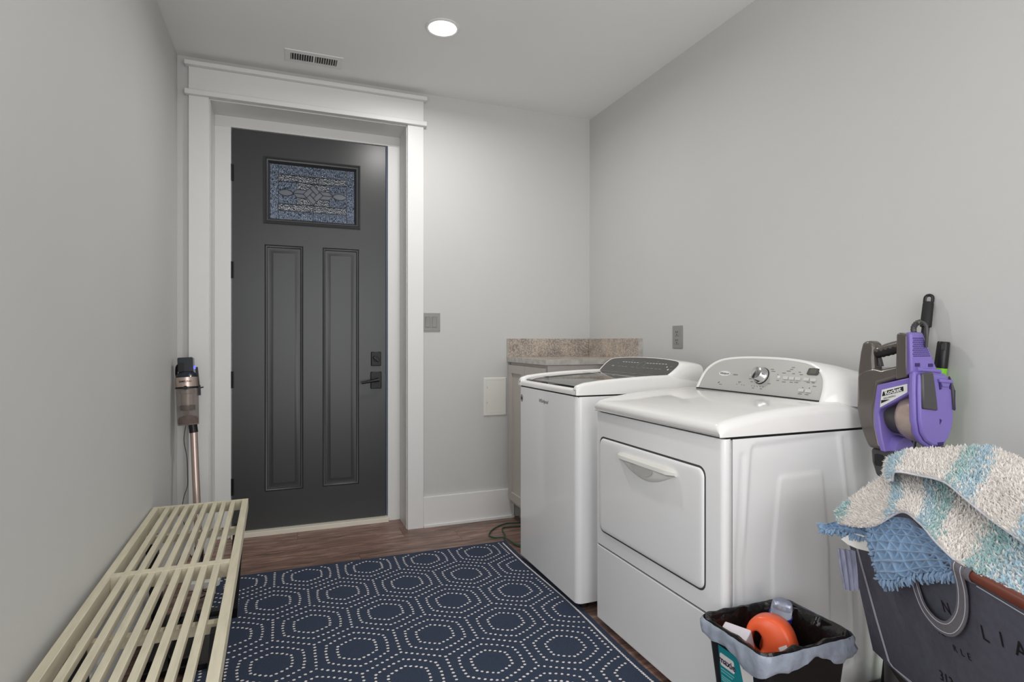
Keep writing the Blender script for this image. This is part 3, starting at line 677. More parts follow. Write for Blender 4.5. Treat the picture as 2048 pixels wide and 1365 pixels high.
# dotted pattern: honeycomb cells 0.30 m wide, each with two smaller hexagons inside
LX, LY, X0, Y0 = .3005, .2665, .556, 2.803
dots = set()
def put(x, y):
    if RX0 + .015 < x < 1.172 and RY0 + .012 < y < RY1 - .022: dots.add((round(x, 4), round(y, 4)))
def hexline(cx, cy, hw, spacing):
    R_ = hw * 2 / math.sqrt(3); k_ = LY / (LX * math.sqrt(3) / 2)
    P_ = [(cx + R_ * math.sin(math.pi / 3 * i), cy + R_ * math.cos(math.pi / 3 * i) * k_) for i in range(6)]
    for i in range(6):
        a, c = P_[i], P_[(i + 1) % 6]; n_ = max(2, round(math.dist(a, c) / spacing))
        for q in range(n_):
            hx_, hy_ = a[0] + (c[0] - a[0]) * q / n_ - cx, (a[1] + (c[1] - a[1]) * q / n_ - cy) / k_
            rad = math.hypot(hx_, hy_); f_ = (rad * .62 + R_ * .92 * .38) / rad
            put(cx + hx_ * f_, cy + hy_ * f_ * k_)
for j in range(-8, 4):
    for i in range(-6, 6):
        cx = X0 + i * LX + (LX / 2 if j % 2 else 0); cy = Y0 + j * LY
        hexline(cx, cy, .110, .0212); hexline(cx, cy, .069, .0205)
        R_ = LX / math.sqrt(3); k_ = LY / (LX * math.sqrt(3) / 2)
        P_ = [(cx + R_ * math.sin(math.pi / 3 * q), cy + R_ * math.cos(math.pi / 3 * q) * k_) for q in range(6)]
        for a, c in ((P_[0], P_[1]), (P_[1], P_[2]), (P_[5], P_[0])):
            for q in range(8): put(a[0] + (c[0] - a[0]) * q / 8, a[1] + (c[1] - a[1]) * q / 8)
dm = MB()
def dot(x, y, rx, ry):
    a0 = random.random(); X_, Y_ = rxe(x, y); z = rz(x, y); n_ = 7
    ring = [(X_ + rx * random.uniform(.75, 1.15) * math.cos(a0 + 2 * math.pi * q / n_), Y_ + ry * random.uniform(.75, 1.15) * math.sin(a0 + 2 * math.pi * q / n_), z - .0004) for q in range(n_)]
    dm.add(ring + [(X_, Y_, z + .0024)], [(q, (q + 1) % n_, n_) for q in range(n_)])
for x, y in sorted(dots): dot(x, y, .0072, .0066)
y = RY0 + .02
while y < RY1 - .02:
    dot(1.181, y, .0062, .0066); y += .0108
dots_o = dm.build('dot_pattern', RUGDOT, rug, smooth=60); dots_o['kind'] = 'stuff'

# ------------------------------------------------------------------ green cord
c = catmull([(1.46, 3.47, .006), (1.402, 3.468, .006), (1.318, 3.478, .006), (1.215, 3.41, .006), (1.150, 3.312, .006), (1.165, 3.255, .006), (1.21, 3.20, .016), (1.245, 3.10, .006), (1.33, 3.02, .006)], 8)
c2 = catmull([(1.46, 3.40, .006), (1.376, 3.40, .006), (1.285, 3.41, .006), (1.258, 3.37, .006), (1.238, 3.28, .010), (1.213, 3.212, .017), (1.225, 3.13, .014), (1.252, 3.065, .006), (1.34, 3.0, .006)], 8)
cord = thing('green_cord', (1.22, 3.3, 0), 'dark green extension cord looped on the floor beside the washer', 'cord')
MB().tube(c, .0042, 8).build('cord_loop', GREENCORD, cord); MB().tube(c2, .0042, 8).build('cord_loop', GREENCORD, cord)

# ------------------------------------------------------------------ slatted bench
BL, BW, BH = 1.64, .383, .443
ang = math.radians(.89)
ev = Vector((-math.sin(ang), math.cos(ang), 0)); ew = Vector((math.cos(ang), math.sin(ang), 0))
B0 = Vector((-.157, 2.972, 0))                          # far right corner
def BP(a, l, z): return B0 - ew * a - ev * l + Vector((0, 0, z))      # a: from right edge to wall, l: from far end to camera
bench = thing('slat_bench', BP(BW / 2, BL / 2, 0), 'long pale wooden slatted bench along the left wall', 'bench')
def bbox_(a0, a1, l0, l1, z0, z1):
    m = MB(); P_ = [BP(a, l, z) for z in (z0, z1) for a, l in ((a0, l0), (a1, l0), (a1, l1), (a0, l1))]
    return m.add(P_, [(0, 3, 2, 1), (4, 5, 6, 7), (0, 1, 5, 4), (1, 2, 6, 5), (2, 3, 7, 6), (3, 0, 4, 7)])
SH = .046
for a0, a1 in ((0, .026), (BW - .024, BW)): bbox_(a0, a1, 0, BL, BH - SH, BH).build('edge_rail', PINE, bench, bevel=.0015)
for l0, l1 in ((0, .018), (BL - .018, BL)): bbox_(.026, BW - .024, l0, l1, BH - SH, BH - .0005).build('end_rail', PINE, bench, bevel=.001)
bbox_(.026, BW - .024, .803, .838, BH - SH, BH + .0012).build('centre_rail', PINE, bench, bevel=.001)
pitch = (BW - .05) / 9.0
for k in range(8):
    a = .026 + pitch * (k + 1); bbox_(a - .0095, a + .0095, .0185, BL - .0185, BH - .021, BH - .0002).build('slat', PINE, bench, bevel=.0012)
for l in (.285, 1.165): bbox_(.02, BW - .02, l - .014, l + .014, BH - SH - .028, BH - SH + .001).build('cross_rail', PINE, bench, bevel=.001)
for l in (.243, 1.215):
    m = MB()
    zt = BH - SH - .002
    tl, tr_, bl, br_ = .008, BW - .012, .034, BW - .04
    m.loft([[BP(a, l + s_, z) for a, s_ in ((tl + (bl - tl) * (zt - z) / (zt - .009), -.02), (tl + (bl - tl) * (zt - z) / (zt - .009) + .04, -.02), (tl + (bl - tl) * (zt - z) / (zt - .009) + .04, .02), (tl + (bl - tl) * (zt - z) / (zt - .009), .02))] for z in (.0095, zt)])
    m.loft([[BP(a, l + s_, z) for a, s_ in ((tr_ - (tr_ - br_) * (zt - z) / (zt - .009), -.02), (tr_ - (tr_ - br_) * (zt - z) / (zt - .009) - .04, -.02), (tr_ - (tr_ - br_) * (zt - z) / (zt - .009) - .04, .02), (tr_ - (tr_ - br_) * (zt - z) / (zt - .009), .02))] for z in (.0095, zt)])
    m.v += []; m.bar(BP(bl, l, .029), BP(br_, l, .029), .04, .039); m.build('leg_frame', BLACKWOOD, bench, smooth=20)

# things under the bench
t = thing('boot_tray', BP(.20, .38, .009), 'shallow black boot tray under the bench', 'tray')
m = MB(); P0 = BP(.09, .10, 0)
def trayring(i, z): return [BP(.075 + i, .275 + i, z), BP(BW - .06 - i, .275 + i, z), BP(BW - .06 - i, .66 - i, z), BP(.075 + i, .66 - i, z)]
m.loft([trayring(.012, .010), trayring(0, .034), trayring(.004, .036), trayring(.010, .034), trayring(.02, .015)], True, True); m.build('pan', BLACKP, t, smooth=20)
def shoe(a, l, label):
    t = thing('shoe', BP(a, l, .016), label, 'shoe')
    up = MB(); rings = []
    for f, w, h0, h1 in ((0, .012, .03, .062), (.06, .03, .024, .095), (.2, .036, .022, .10), (.36, .037, .022, .092), (.52, .041, .022, .062), (.72, .046, .022, .048), (.88, .04, .022, .040), (.97, .022, .024, .032)):
        ly = l - .14 + .27 * f; ring = []
        for q in range(12):
            an = 2 * math.pi * q / 12; zz_ = (h0 + h1) / 2 + (h1 - h0) / 2 * math.sin(an); ring.append(BP(a + w * math.cos(an), ly, .0 + zz_))
        rings.append(ring)
    up.loft(rings); up.build('upper', BLACKR, t, smooth=70)
    so = MB(); outline = [(.0, .026), (.03, .036), (.15, .037), (.4, .035), (.65, .048), (.85, .044), (.97, .024)]
    pl = [(l - .143 + .276 * f, w) for f, w in outline]
    poly = [(x, a + w) for x, w in pl] + [(x, a - w) for x, w in reversed(pl)]
    so.loft([[BP(q, p, z) for p, q in poly] for z in (.0165, .034)]); so.build('sole', BLACKP, t, smooth=20)
shoe(.200, .47, 'black shoe on the boot tray nearer the room'); shoe(.303, .45, 'black shoe on the boot tray nearer the wall')
t = thing('cardboard_box', BP(.21, 1.30, .009), 'small brown cardboard box under the near end of the bench', 'box')
m = MB(); q0 = [BP(.13, 1.02, 0), BP(.285, 1.02, 0), BP(.285, 1.34, 0), BP(.13, 1.34, 0)]
m.loft([[p + Vector((0, 0, z)) for p in q0] for z in (.0095, .13)]); m.build('box_shell', CARDB, t, smooth=0, bevel=.001)
for a0, a1 in ((.13, .206), (.2085, .285)):
    bbox_(a0, a1, 1.021, 1.339, .1305, .133).build('flap', CARDB, t)
bbox_(.2055, .2095, 1.021, 1.339, .1331, .1334).build('tape', mat('brown_tape', (150, 106, 70), .35), t)

# ------------------------------------------------------------------ rose gold stick vacuum in the left corner
vac = thing('stick_vacuum', (-.44, 3.42, 0), 'rose gold and black stick vacuum standing in the left corner', 'vacuum cleaner')
axb = Vector((-.4665, 3.43, .74)); axt = Vector((-.476, 3.45, .97))
axd = (axt - axb).normalized(); s1_ = Vector((1, 0, 0)); s1_ = (s1_ - axd * s1_.dot(axd)).normalized(); s2_ = axd.cross(s1_)
def vring(h, r, n=24, sq=1.0): return [axb + axd * h + (s1_ * math.cos(2 * math.pi * k / n) + s2_ * math.sin(2 * math.pi * k / n) * sq) * r for k in range(n)]
m = MB(); m.loft([vring(.0, .047), vring(.004, .050), vring(.185, .0535), vring(.19, .0525)]); m.build('dust_bin', BIN, vac, smooth=50)
m = MB(); m.loft([vring(.075, .030), vring(.078, .036), vring(.102, .037), vring(.104, .029)]); m.build('cyclone_base', GREYP, vac, smooth=40)
m = MB(); m.loft([vring(.104, .028), vring(.16, .030), vring(.165, .036), vring(.184, .036)]); m.build('cyclone', mat('beige_filter', (196, 182, 170), .5), vac, smooth=40)
m = MB(); m.loft([vring(.006, .046), vring(.03, .0465), vring(.042, .040), vring(.05, .02)]); m.build('dust', mat('grey_dust', (120, 98, 88), .95, var=.4, vscale=60), vac, smooth=60)
m = MB(); m.loft([vring(.190, .0545), vring(.199, .0545)]); m.build('lock_ring', BLACKP, vac, smooth=40)
m = MB(); m.loft([vring(.199, .054), vring(.248, .054)]); bd = m.build('band', ROSE, vac, smooth=40)
cc = axb + axd * .226
def onband(u, v, w):
    an = -math.pi / 2 * 0 + math.radians(-92) + u / .054
    d_ = s1_ * math.cos(an) + s2_ * -math.sin(an) * -1
    return cc + axd * v + d_ * (.0542 + w)
text_mesh('SAMSUNG', .013, onband, bold=.0003).build('brand_lettering', PRINTB, bd, smooth=0)
m = MB(); m.tube([axb + axd * .194 + s2_ * -.052, axb + axd * .194 + s2_ * -.060], .010, 14); m.build('bin_latch', BLACKP, vac)
m = MB(); m.loft([vring(.248, .053), vring(.262, .047), vring(.276, .036), vring(.280, .030)]); m.build('motor_cap', NAVYP, vac, smooth=50)
m = MB()
hq = lambda u, v, w: axb + axd * v + s1_ * u + s2_ * w
m.prism(rrect(-.037, .034, .275, .352, .006, 3), hq, -.028, .036); m.build('battery_pack', NAVYP, vac, bevel=.003)
m = MB(); m.prism(rrect(-.034, -.006, .281, .325, .004, 3), hq, -.031, -.0285); m.build('battery_window', BLACKP, vac)
m = MB(); m.prism(rrect(.034, .044, .29, .306, .002, 2), hq, -.012, .004); m.build('status_light', mat('blue_led', (60, 70, 220), .4, emit=(.15, .18, .9), estr=1.0), vac)
m = MB(); m.loft([[hq(u, h, w) for u, w in ((a, -.008), (a + .012, -.008), (a + .012, .012), (a, .012))] for a, h in ((.040, .30), (.046, .21), (.048, .195))]); m.prism(rrect(.046, .062, .150, .205, .003, 2), hq, -.010, .012); m.bar(hq(.05, .188, 0), hq(.076, .192, 0), .014, .007, up=tuple(axd)); m.build('tool_clip', BLACKP, vac, smooth=20)
m = MB(); m.tube(catmull([hq(-.045, .24, .01), hq(-.050, .275, .02), hq(-.047, .312, .03), hq(-.03, .318, .04)], 5), .006, 8); m.build('rear_handle', BLACKP, vac)
pA = Vector((-.4455, 3.425, .742)); pB = Vector((-.440, 3.42, .70)); pC = Vector((-.405, 3.33, .10))
m = MB(); m.tube([pA, pB], .0205, 18); m.build('tube_collar', BLACKP, vac)
m = MB(); m.tube([pB, pC], .0175, 18); m.build('wand', ROSE, vac, smooth=50)
m = MB(); m.tube([pC + Vector((0, 0, .03)), pC, pC + Vector((.004, -.03, -.065))], [.021, .022, .018], 14); m.build('swivel_joint', BLACKP, vac, smooth=50)
m = MB(); m.loft([[(-.50, 3.33, .002), (-.31, 3.33, .002), (-.31, 3.33, .03), (-.50, 3.33, .03)], [(-.505, 3.28, .002), (-.305, 3.28, .002), (-.305, 3.28, .05), (-.505, 3.28, .05)], [(-.505, 3.24, .002), (-.305, 3.24, .002), (-.305, 3.24, .022), (-.505, 3.24, .022)]]); m.build('floor_head', BLACKP, vac, bevel=.008)
cdp = catmull([hq(-.012, -.003, 0), (-.488, 3.44, .66), (-.473, 3.43, .57), (-.470, 3.43, .48), (-.472, 3.44, .42), (-.490, 3.45, .36), (-.496, 3.44, .28), (-.47, 3.42, .16), (-.45, 3.40, .06), (-.40, 3.41, .03)], 6)
m = MB(); m.tube(cdp, .0018, 6); m.build('charging_cord', BLACKR, vac)
t = thing('charger_box', (-.36, 3.16, 0), 'flat white plastic pack with black lead on the floor under the bench', 'charger')
m = MB(); m.prism(rrect(-.43, -.29, 3.09, 3.23, .02, 4), lambda u, v, w: (u, v, w), .0, .035); m.build('case', PLASTICW, t, bevel=.004)
m = MB(); m.tube(catmull([(-.36, 3.09, .018), (-.355, 3.05, .01), (-.33, 3.02, .013), (-.345, 2.97, .013), (-.39, 2.95, .013)], 6), .003, 6); m.build('lead', BLACKR, t)

# ------------------------------------------------------------------ purple hand vacuum by the dryer
sv = thing('hand_vacuum', (1.785, 1.26, 0), 'purple and bronze upright stick vacuum with dust cup standing beside the dryer', 'vacuum cleaner')
SX = 1.785
def sprism(poly, l0, l1, name, m_, parent=None, bevel=.006, smooth=40, seg=3):
    q = MB(); q.prism(poly, lambda a, c_, w: (SX + w, a, c_), l0, l1); return q.build(name, m_, parent or sv, bevel=bevel, smooth=smooth, seg=seg)
body = [(1.326, 1.175), (1.300, 1.180), (1.288, 1.169), (1.284, 1.155), (1.287, 1.126), (1.285, 1.097), (1.262, 1.091), (1.213, 1.106), (1.196, 1.110), (1.196, 1.068), (1.213, 1.062), (1.267, 1.043), (1.279, .967), (1.277, .914), (1.265, .858), (1.255, .839), (1.304, .838), (1.319, .868), (1.336, .910), (1.346, .960), (1.347, 1.012), (1.343, 1.080), (1.334, 1.143)]
lobe = [(1.326, 1.175), (1.300, 1.180), (1.288, 1.169), (1.284, 1.155), (1.287, 1.126), (1.285, 1.090), (1.285, 1.060), (1.3435, 1.060), (1.343, 1.080), (1.334, 1.143)]
sprism(lobe, -.056, -.012, 'handle_root', BRONZE, bevel=.010, smooth=50, seg=4)
body = [(1.286, 1.094), (1.262, 1.089), (1.213, 1.103), (1.190, 1.108)] + body[9:20] + [(1.344, 1.072), (1.315, 1.088)]
sprism(body, -.058, .040, 'body_shell', BRONZE, bevel=.016, smooth=50, seg=4)
rim = [(1.351, 1.064), (1.357, 1.011), (1.356, .963), (1.349, .925), (1.340, .900), (1.321, .862), (1.306, .838), (1.296, .842), (1.310, .868), (1.328, .912), (1.338, .96), (1.340, 1.012), (1.336, 1.064)]
sprism(rim, -.035, .035, 'rear_trim', mat('lavender_grey', (178, 176, 190), .3), bevel=.004)
m = MB(); m.tube(catmull([(SX - .036, 1.306, 1.160), (SX - .036, 1.281, 1.146), (SX - .036, 1.246, 1.156), (SX - .036, 1.200, 1.168)], 5), .0175, 14); m.build('handle', BRONZE, sv, smooth=60)
m = MB(); m.tube(catmull([(SX - .038, 1.288, 1.139), (SX - .038, 1.248, 1.149), (SX - .038, 1.207, 1.160)], 6), [.0148 + .0022 * (k % 2) for k in range(13)], 14); m.build('grip', BLACKR, sv, smooth=50)
m = MB(); m.loft([[(SX + l, y_, z) for l, y_, z in ((-.042, 1.284, 1.10), (-.026, 1.284, 1.10), (-.026, 1.272, 1.098), (-.042, 1.272, 1.098))], [(SX + l, y_, z) for l, y_, z in ((-.042, 1.284, 1.13), (-.028, 1.284, 1.13), (-.028, 1.279, 1.128), (-.042, 1.279, 1.128))]]); m.build('trigger', GREYP, sv, bevel=.002)
sprism([(1.210, 1.199), (1.201, 1.204), (1.176, 1.196), (1.176, 1.070), (1.213, 1.060)], -.062, -.022, 'front_post', BRONZE, bevel=.006)
# vent block: trapezoid face towards the camera
def trap(y_, x0t, x1t, x0b, x1b, zt, zb): return [(x0t, y_, zt), (x1t, y_, zt), (x1b, y_, zb), (x0b, y_, zb)]
m = MB(); m.loft([trap(1.178, 1.722, 1.778, 1.722, 1.84, 1.205, 1.075), trap(1.155, 1.700, 1.757, 1.704, 1.822, 1.203, 1.085), trap(1.150, 1.706, 1.750, 1.708, 1.816, 1.197, 1.089)]); vb = m.build('vent_block', PURPLE, sv, bevel=.004)
for r_ in range(10):
    z = 1.186 - r_ * .0058; x0_ = 1.709; x1_ = 1.752 + r_ * .0033
    x = x0_ + (.0033 if r_ % 2 else 0)
    q = MB()
    while x < x1_:
        q.prism(rrect(x, x + .0042, z - .0018, z + .0018, .0012, 2), lambda u, v, w: (u, 1.150 - w, v), -.001, .0006); x += .0068
    q.build('grille_row', PURPLED, vb, smooth=0)
MB().box(1.718, 1.738, 1.1485, 1.152, 1.103, 1.113).build('vent_slot', PURPLED, vb); MB().box(1.776, 1.796, 1.1485, 1.152, 1.101, 1.111).build('vent_slot', PURPLED, vb)
fr = [(1.269, 1.041), (1.167, 1.070), (1.160, 1.060), (1.165, 1.022), (1.257, .967), (1.263, .957), (1.259, .929), (1.253, .883), (1.242, .836), (1.257, .836), (1.267, .867), (1.278, .913), (1.279, .959), (1.278, .972)]
sprism(fr, -.066, .06, 'purple_frame', PURPLE, bevel=.004)
lb = MB(); lb.prism([(1.251, 1.027), (1.172, 1.051), (1.172, 1.026), (1.257, .972)], lambda a, c_, w: (SX - .066 - w, a, c_), 0, .0012); lb = lb.build('badge', PRINTW, sv, smooth=0)
q = MB(); q.prism([(1.246, 1.022), (1.184, 1.0425), (1.183, 1.029), (1.250, 1.007)], lambda a, c_, w: (SX - .0672 - w, a, c_), 0, .0008); q.prism([(1.252, .995), (1.225, 1.0), (1.253, .985)], lambda a, c_, w: (SX - .0672 - w, a, c_), 0, .0008); q.build('badge_panel', PRINTB, lb, smooth=0)['kind'] = 'stuff'
sl = math.atan2(.0205, .062)
text_mesh('Rocket', .0185, lambda u, v, w: (SX - .0682 - w, 1.2155 - (u * math.cos(sl) - v * math.sin(sl)), 1.0255 + u * math.sin(sl) + v * math.cos(sl)), bold=.0004).build('badge_lettering', PRINTW, lb, smooth=0)
text_mesh('DELUXEPRO', .0072, lambda u, v, w: (SX - .0674 - w, 1.226 - (u * math.cos(sl) - v * math.sin(sl)), 1.0065 + u * math.sin(sl) + v * math.cos(sl))).build('badge_small_lettering', PRINTG, lb, smooth=0)
# dust cup
def yring(y_, r, cz=.947, n=32, cx=SX + .005): return [(cx + r * math.cos(2 * math.pi * k / n), y_, cz + r * math.sin(2 * math.pi * k / n)) for k in range(n)]
m = MB(); m.loft([yring(1.272, .050, .940), yring(1.214, .053, .940)]); m.build('motor_housing', GREYP, sv, smooth=40)
m = MB(); m.loft([yring(1.222, .058), yring(1.212, .068), yring(1.196, .074), yring(1.160, .077)]); m.build('dust_cup', CUP, sv, smooth=60)
capo = [(1.710, 1.090), (1.765, 1.090), (1.852, 1.080), (1.874, 1.030), (1.878, .945), (1.873, .918), (1.857, .885), (1.834, .865), (1.806, .857), (1.774, .861), (1.742, .878), (1.720, .905), (1.711, .945), (1.708, 1.028)]
cyp = lambda u, v, w: (u, 1.160 - w, v)
m = MB(); m.prism(capo, cyp, -.004, .014); cp = m.build('cup_lid', PURPLE, sv, bevel=.006, smooth=40)
cen = (1.797, .975)
m = MB(); m.prism([(cen[0] + (a - cen[0]) * .9, cen[1] + (c_ - cen[1]) * .93) for a, c_ in capo], cyp, .012, .024); m.build('lid_face', PURPLE, cp, bevel=.006)
m = MB(); m.prism([(1.722, 1.084), (1.770, 1.088), (1.782, 1.03), (1.792, .972), (1.726, .980), (1.724, 1.03)], cyp, .02, .030); m.build('lid_clip', GREYP, cp, bevel=.005)
m = MB(); m.prism([(1.846, 1.074), (1.866, 1.035), (1.872, .970), (1.862, .972), (1.856, 1.03)], cyp, .02, .030); m.build('lid_clip', GREYP, cp, bevel=.003)
m = MB(); m.prism([(1.795, 1.066), (1.855, 1.062), (1.853, 1.052), (1.797, 1.056)], cyp, .024, .033); m.prism([(1.806, 1.056), (1.848, 1.053), (1.840, 1.040), (1.814, 1.042)], cyp, .022, .029); m.build('release_latch', PURPLE, cp, bevel=.002)
for pg, w0, w1 in (([(1.800, 1.056), (1.806, 1.056), (1.812, 1.036), (1.804, 1.034)], .0225, .0265), ([(1.850, 1.053), (1.857, 1.052), (1.856, 1.032), (1.848, 1.036)], .0225, .0265), ([(1.862, .97), (1.8645, .97), (1.866, 1.03), (1.8635, 1.032)], .029, .0308)):
    MB().prism(pg, cyp, w0, w1).build('latch_slot', PURPLED, cp)
MB().prism([(1.805, .948), (1.815, .943), (1.806, .930)], cyp, .0235, .0246).build('lid_notch', PURPLED, cp); MB().prism([(1.795, .878), (1.822, .878), (1.820, .868), (1.800, .868)], cyp, .0235, .0256).build('lid_notch', PURPLED, cp)
m = MB(); m.box(1.796, 1.824, 1.130, 1.148, .858, .866); m.build('lower_latch', GREYP, cp, bevel=.002)
m = MB(); m.tube([(1.722, 1.150, 1.094), (1.742, 1.150, 1.094)], .008, 12); m.tube([(1.742, 1.150, 1.092), (1.80, 1.150, 1.090), (1.828, 1.150, 1.087)], .006, 10); m.build('hinge_bar', PURPLE, sv)
pts = catmull([(SX - .03, 1.178, 1.203), (SX - .03, 1.178, 1.219), (SX - .03, 1.169, 1.231), (SX - .03, 1.154, 1.234), (SX - .03, 1.142, 1.222), (SX - .03, 1.140, 1.200), (SX - .025, 1.145, 1.16)], 5)
m = MB(); m.tube(pts, [(.0085 if k % 2 else .0072) if k < 14 else .0045 for k in range(len(pts))], 12); m.build('power_cord', GREYP, sv, smooth=50)
# neck and wand
m = MB(); nk = [(1.306, .838), (1.209, .843), (1.221, .799), (1.233, .752), (1.287, .749), (1.303, .794)]
m.prism(nk, lambda a, c_, w: (SX + w, a, c_), -.045, .045); m.build('wand_socket', GREYP, sv, bevel=.010)
m = MB(); m.prism(rrect(1.262, 1.290, .785, .822, .006, 3), lambda a, c_, w: (SX - .045 - w, a, c_), -.002, .002); m.build('release_button', BLACKP, sv)
m = MB(); m.tube([(SX, 1.259, .76), (SX, 1.259, .10)], .027, 18); m.build('wand', GREYP, sv, smooth=50)
m = MB(); m.loft([yring(1.258, .045, .839, cx=SX), yring(1.225, .04, .839, cx=SX)]); m.build('purple_elbow', PURPLE, sv, smooth=50)
m = MB(); m.loft([[(1.69, 1.30, .002), (1.88, 1.30, .002), (1.88, 1.30, .04), (1.69, 1.30, .04)], [(1.69, 1.25, .002), (1.88, 1.25, .002), (1.88, 1.25, .10), (1.69, 1.25, .10)], [(1.69, 1.17, .002), (1.88, 1.17, .002), (1.88, 1.17, .04), (1.69, 1.17, .04)]]); m.build('floor_nozzle', GREYP, sv, bevel=.006)

# poles leaning on the right wall
pl = thing('broom_pole', (1.85, 1.33, 0), 'tall black broom pole with hanging hole leaning against the right wall', 'broom')
T = Vector((1.991, 1.2855, 1.330)); Bm = Vector((1.845, 1.335, .04)); dv = (Bm - T).normalized()
m = MB(); m.tube([T + dv * .105, Bm], .0115, 16); m.build('pole', BLACKP, pl, smooth=50)
m = MB(); m.tube([T + dv * .022, T + dv * .028, T + dv * .105, T + dv * .108], [.0135, .0155, .0165, .012], 18); m.build('grip', BLACKR, pl, smooth=40)
m = MB(); lp = [(T + dv * (.011 - .011 * math.sin(a))) + Vector((-.35, -.937, 0)).cross(Vector((0, 0, 1))).normalized() * 0 + Vector((.57, -.82, 0)) * (.0105 * math.cos(a)) for a in np.linspace(0, math.pi, 12)]
lp = [T + dv * .024 + Vector((.57, -.82, 0)) * .0105] + lp + [T + dv * .024 - Vector((.57, -.82, 0)) * .0105]
m.tube(lp, .005, 8); m.build('hanging_loop', BLACKP, pl)
m = MB(); m.box(1.81, 1.895, 1.305, 1.365, .002, .045); m.build('broom_head', BLACKP, pl, bevel=.008)
pl = thing('mop_pole', (1.82, 1.31, 0), 'shorter lime green mop pole with black grip leaning against the right wall', 'mop')
T = Vector((1.985, 1.236, 1.176)); Bm = Vector((1.94, 1.34, .04)); dv = (Bm - T).normalized()
m = MB(); m.tube([T, T + dv * .004, T + dv * .084, T + dv * .086], [.0155, .0175, .019, .0185], 18); g_ = m.build('grip', BLACKP, pl, smooth=40)
q = MB(); q.box(T.x - .0195, T.x - .014, T.y - .016, T.y - .004, T.z - .026, T.z - .008); q.build('grip_mark', GREYP, g_)
m = MB(); m.tube([T + dv * .085, T + dv * .15], [.0185, .0165], 18); m.build('pole_sleeve', LIME, pl, smooth=50)
m = MB(); m.tube([T + dv * .15, Bm], .0125, 16); m.build('pole', LIME, pl, smooth=50)
m = MB(); m.box(1.905, 1.985, 1.30, 1.37, .002, .04); m.build('mop_head', LIME, pl, bevel=.008)

# ------------------------------------------------------------------ trash can, liner and contents
TC = Vector((1.263, 1.226, 0))
can = thing('trash_can', TC, 'black rectangular trash can with teal label in front of the dryer', 'trash can')
RIMZ = .392
def crect(hx, hy, z, r=.03, n=4): return [(TC.x + a, TC.y + c_, z) for a, c_ in rrect(-hx, hx, -hy, hy, r, n)]
m = MB(); m.loft([crect(.110, .088, .010), crect(.150, .116, RIMZ - .004), crect(.156, .121, RIMZ - .004), crect(.156, .121, RIMZ), crect(.146, .111, RIMZ), crect(.106, .083, .018)], True, True); m.build('bin', BLACKP, can, smooth=40)
sl_ = .040 / .378                                     # wall slope of the -X side
cface = lambda u, v, w: (TC.x - (.110 + .040 * (v - .01) / .378) - .0006 - w, TC.y + u, v)
lbm = MB(); lbm.prism([(.060, .338), (-.066, .338), (-.066, .12), (.060, .12)], cface, 0, .0008); lb = lbm.build('label', TEALP, can, smooth=0)
q = MB(); q.prism([(-.018, .338), (-.066, .338), (-.066, .12), (-.030, .12), (-.034, .25)], cface, .0008, .0013); q.build('label_side', PRINTW, lb, smooth=0)
q = MB(); q.prism(rrect(.002, .056, .283, .319, .006, 3), cface, .0008, .0012); q.build('logo_patch', PRINTW, lb, smooth=0)
text_mesh('maxie', .026, lambda u, v, w: cface(.029 - u, .300 + v, .0012 + w), bold=.0006).build('label_lettering', mat('maroon_print', (60, 30, 62), .5), lb, smooth=0)
q = MB()
for v, w_ in ((.272, .05), (.264, .044), (.252, .052), (.246, .05), (.240, .04)): q.prism([(.056, v), (.056 - w_, v), (.056 - w_, v + .0032), (.056, v + .0032)], cface, .0008, .0012)
q.prism([(-.03, .318), (-.058, .318), (-.058, .323), (-.03, .323)], cface, .0013, .0016); q.build('label_captions', mat('pale_teal', (120, 190, 194), .5), lb, smooth=0)['kind'] = 'stuff'
bag = thing('trash_bag', TC + Vector((0, 0, .2)), 'black plastic liner with grey cuff folded over the trash can rim', 'trash bag')
def wob(p, amp, sc_=22, seed=0):
    v = mnoise.noise_vector(Vector(p) * sc_ + Vector((seed, 0, 0))); return Vector(p) + v * amp
n_ = 60
def fine(hx, hy, z, r=.03):
    base = [Vector(p) for p in crect(hx, hy, z, r, 6)]; L_ = [0]
    for a, c_ in zip(base, base[1:] + base[:1]): L_.append(L_[-1] + (c_ - a).length)
    out = []
    for k in range(n_ * 2):
        s_ = L_[-1] * k / (n_ * 2)
        for i in range(len(base)):
            if L_[i] <= s_ <= L_[i + 1]:
                f = (s_ - L_[i]) / max(1e-9, L_[i + 1] - L_[i]); out.append(base[i].lerp(base[(i + 1) % len(base)], f)); break
    return out
m = MB(); rings = []
for hx, hy, z, amp in ((.158, .1235, RIMZ - .002, .004), (.155, .120, RIMZ + .006, .008), (.147, .112, RIMZ + .004, .010), (.140, .106, RIMZ - .03, .014), (.132, .100, RIMZ - .08, .014), (.124, .094, RIMZ - .13, .008), (.116, .088, RIMZ - .19, .006)):
    ring = []
    for p in fine(hx, hy, z):
        q_ = wob(p, amp)
        if z > RIMZ - .1:
            bulge = max(0, (p.x - TC.x) / .15) * max(0, (p.y - TC.y + .02) / .12)
            q_ += Vector((-.055, -.02, 0)) * bulge * max(0, 1 - abs(z - (RIMZ - .02)) / .07)
        q_.z = min(q_.z, RIMZ + .012); ring.append(q_)
    rings.append(ring)
m.loft(rings, False, True); m.build('lining', BAGIN, bag, smooth=75)
m = MB(); rings = []
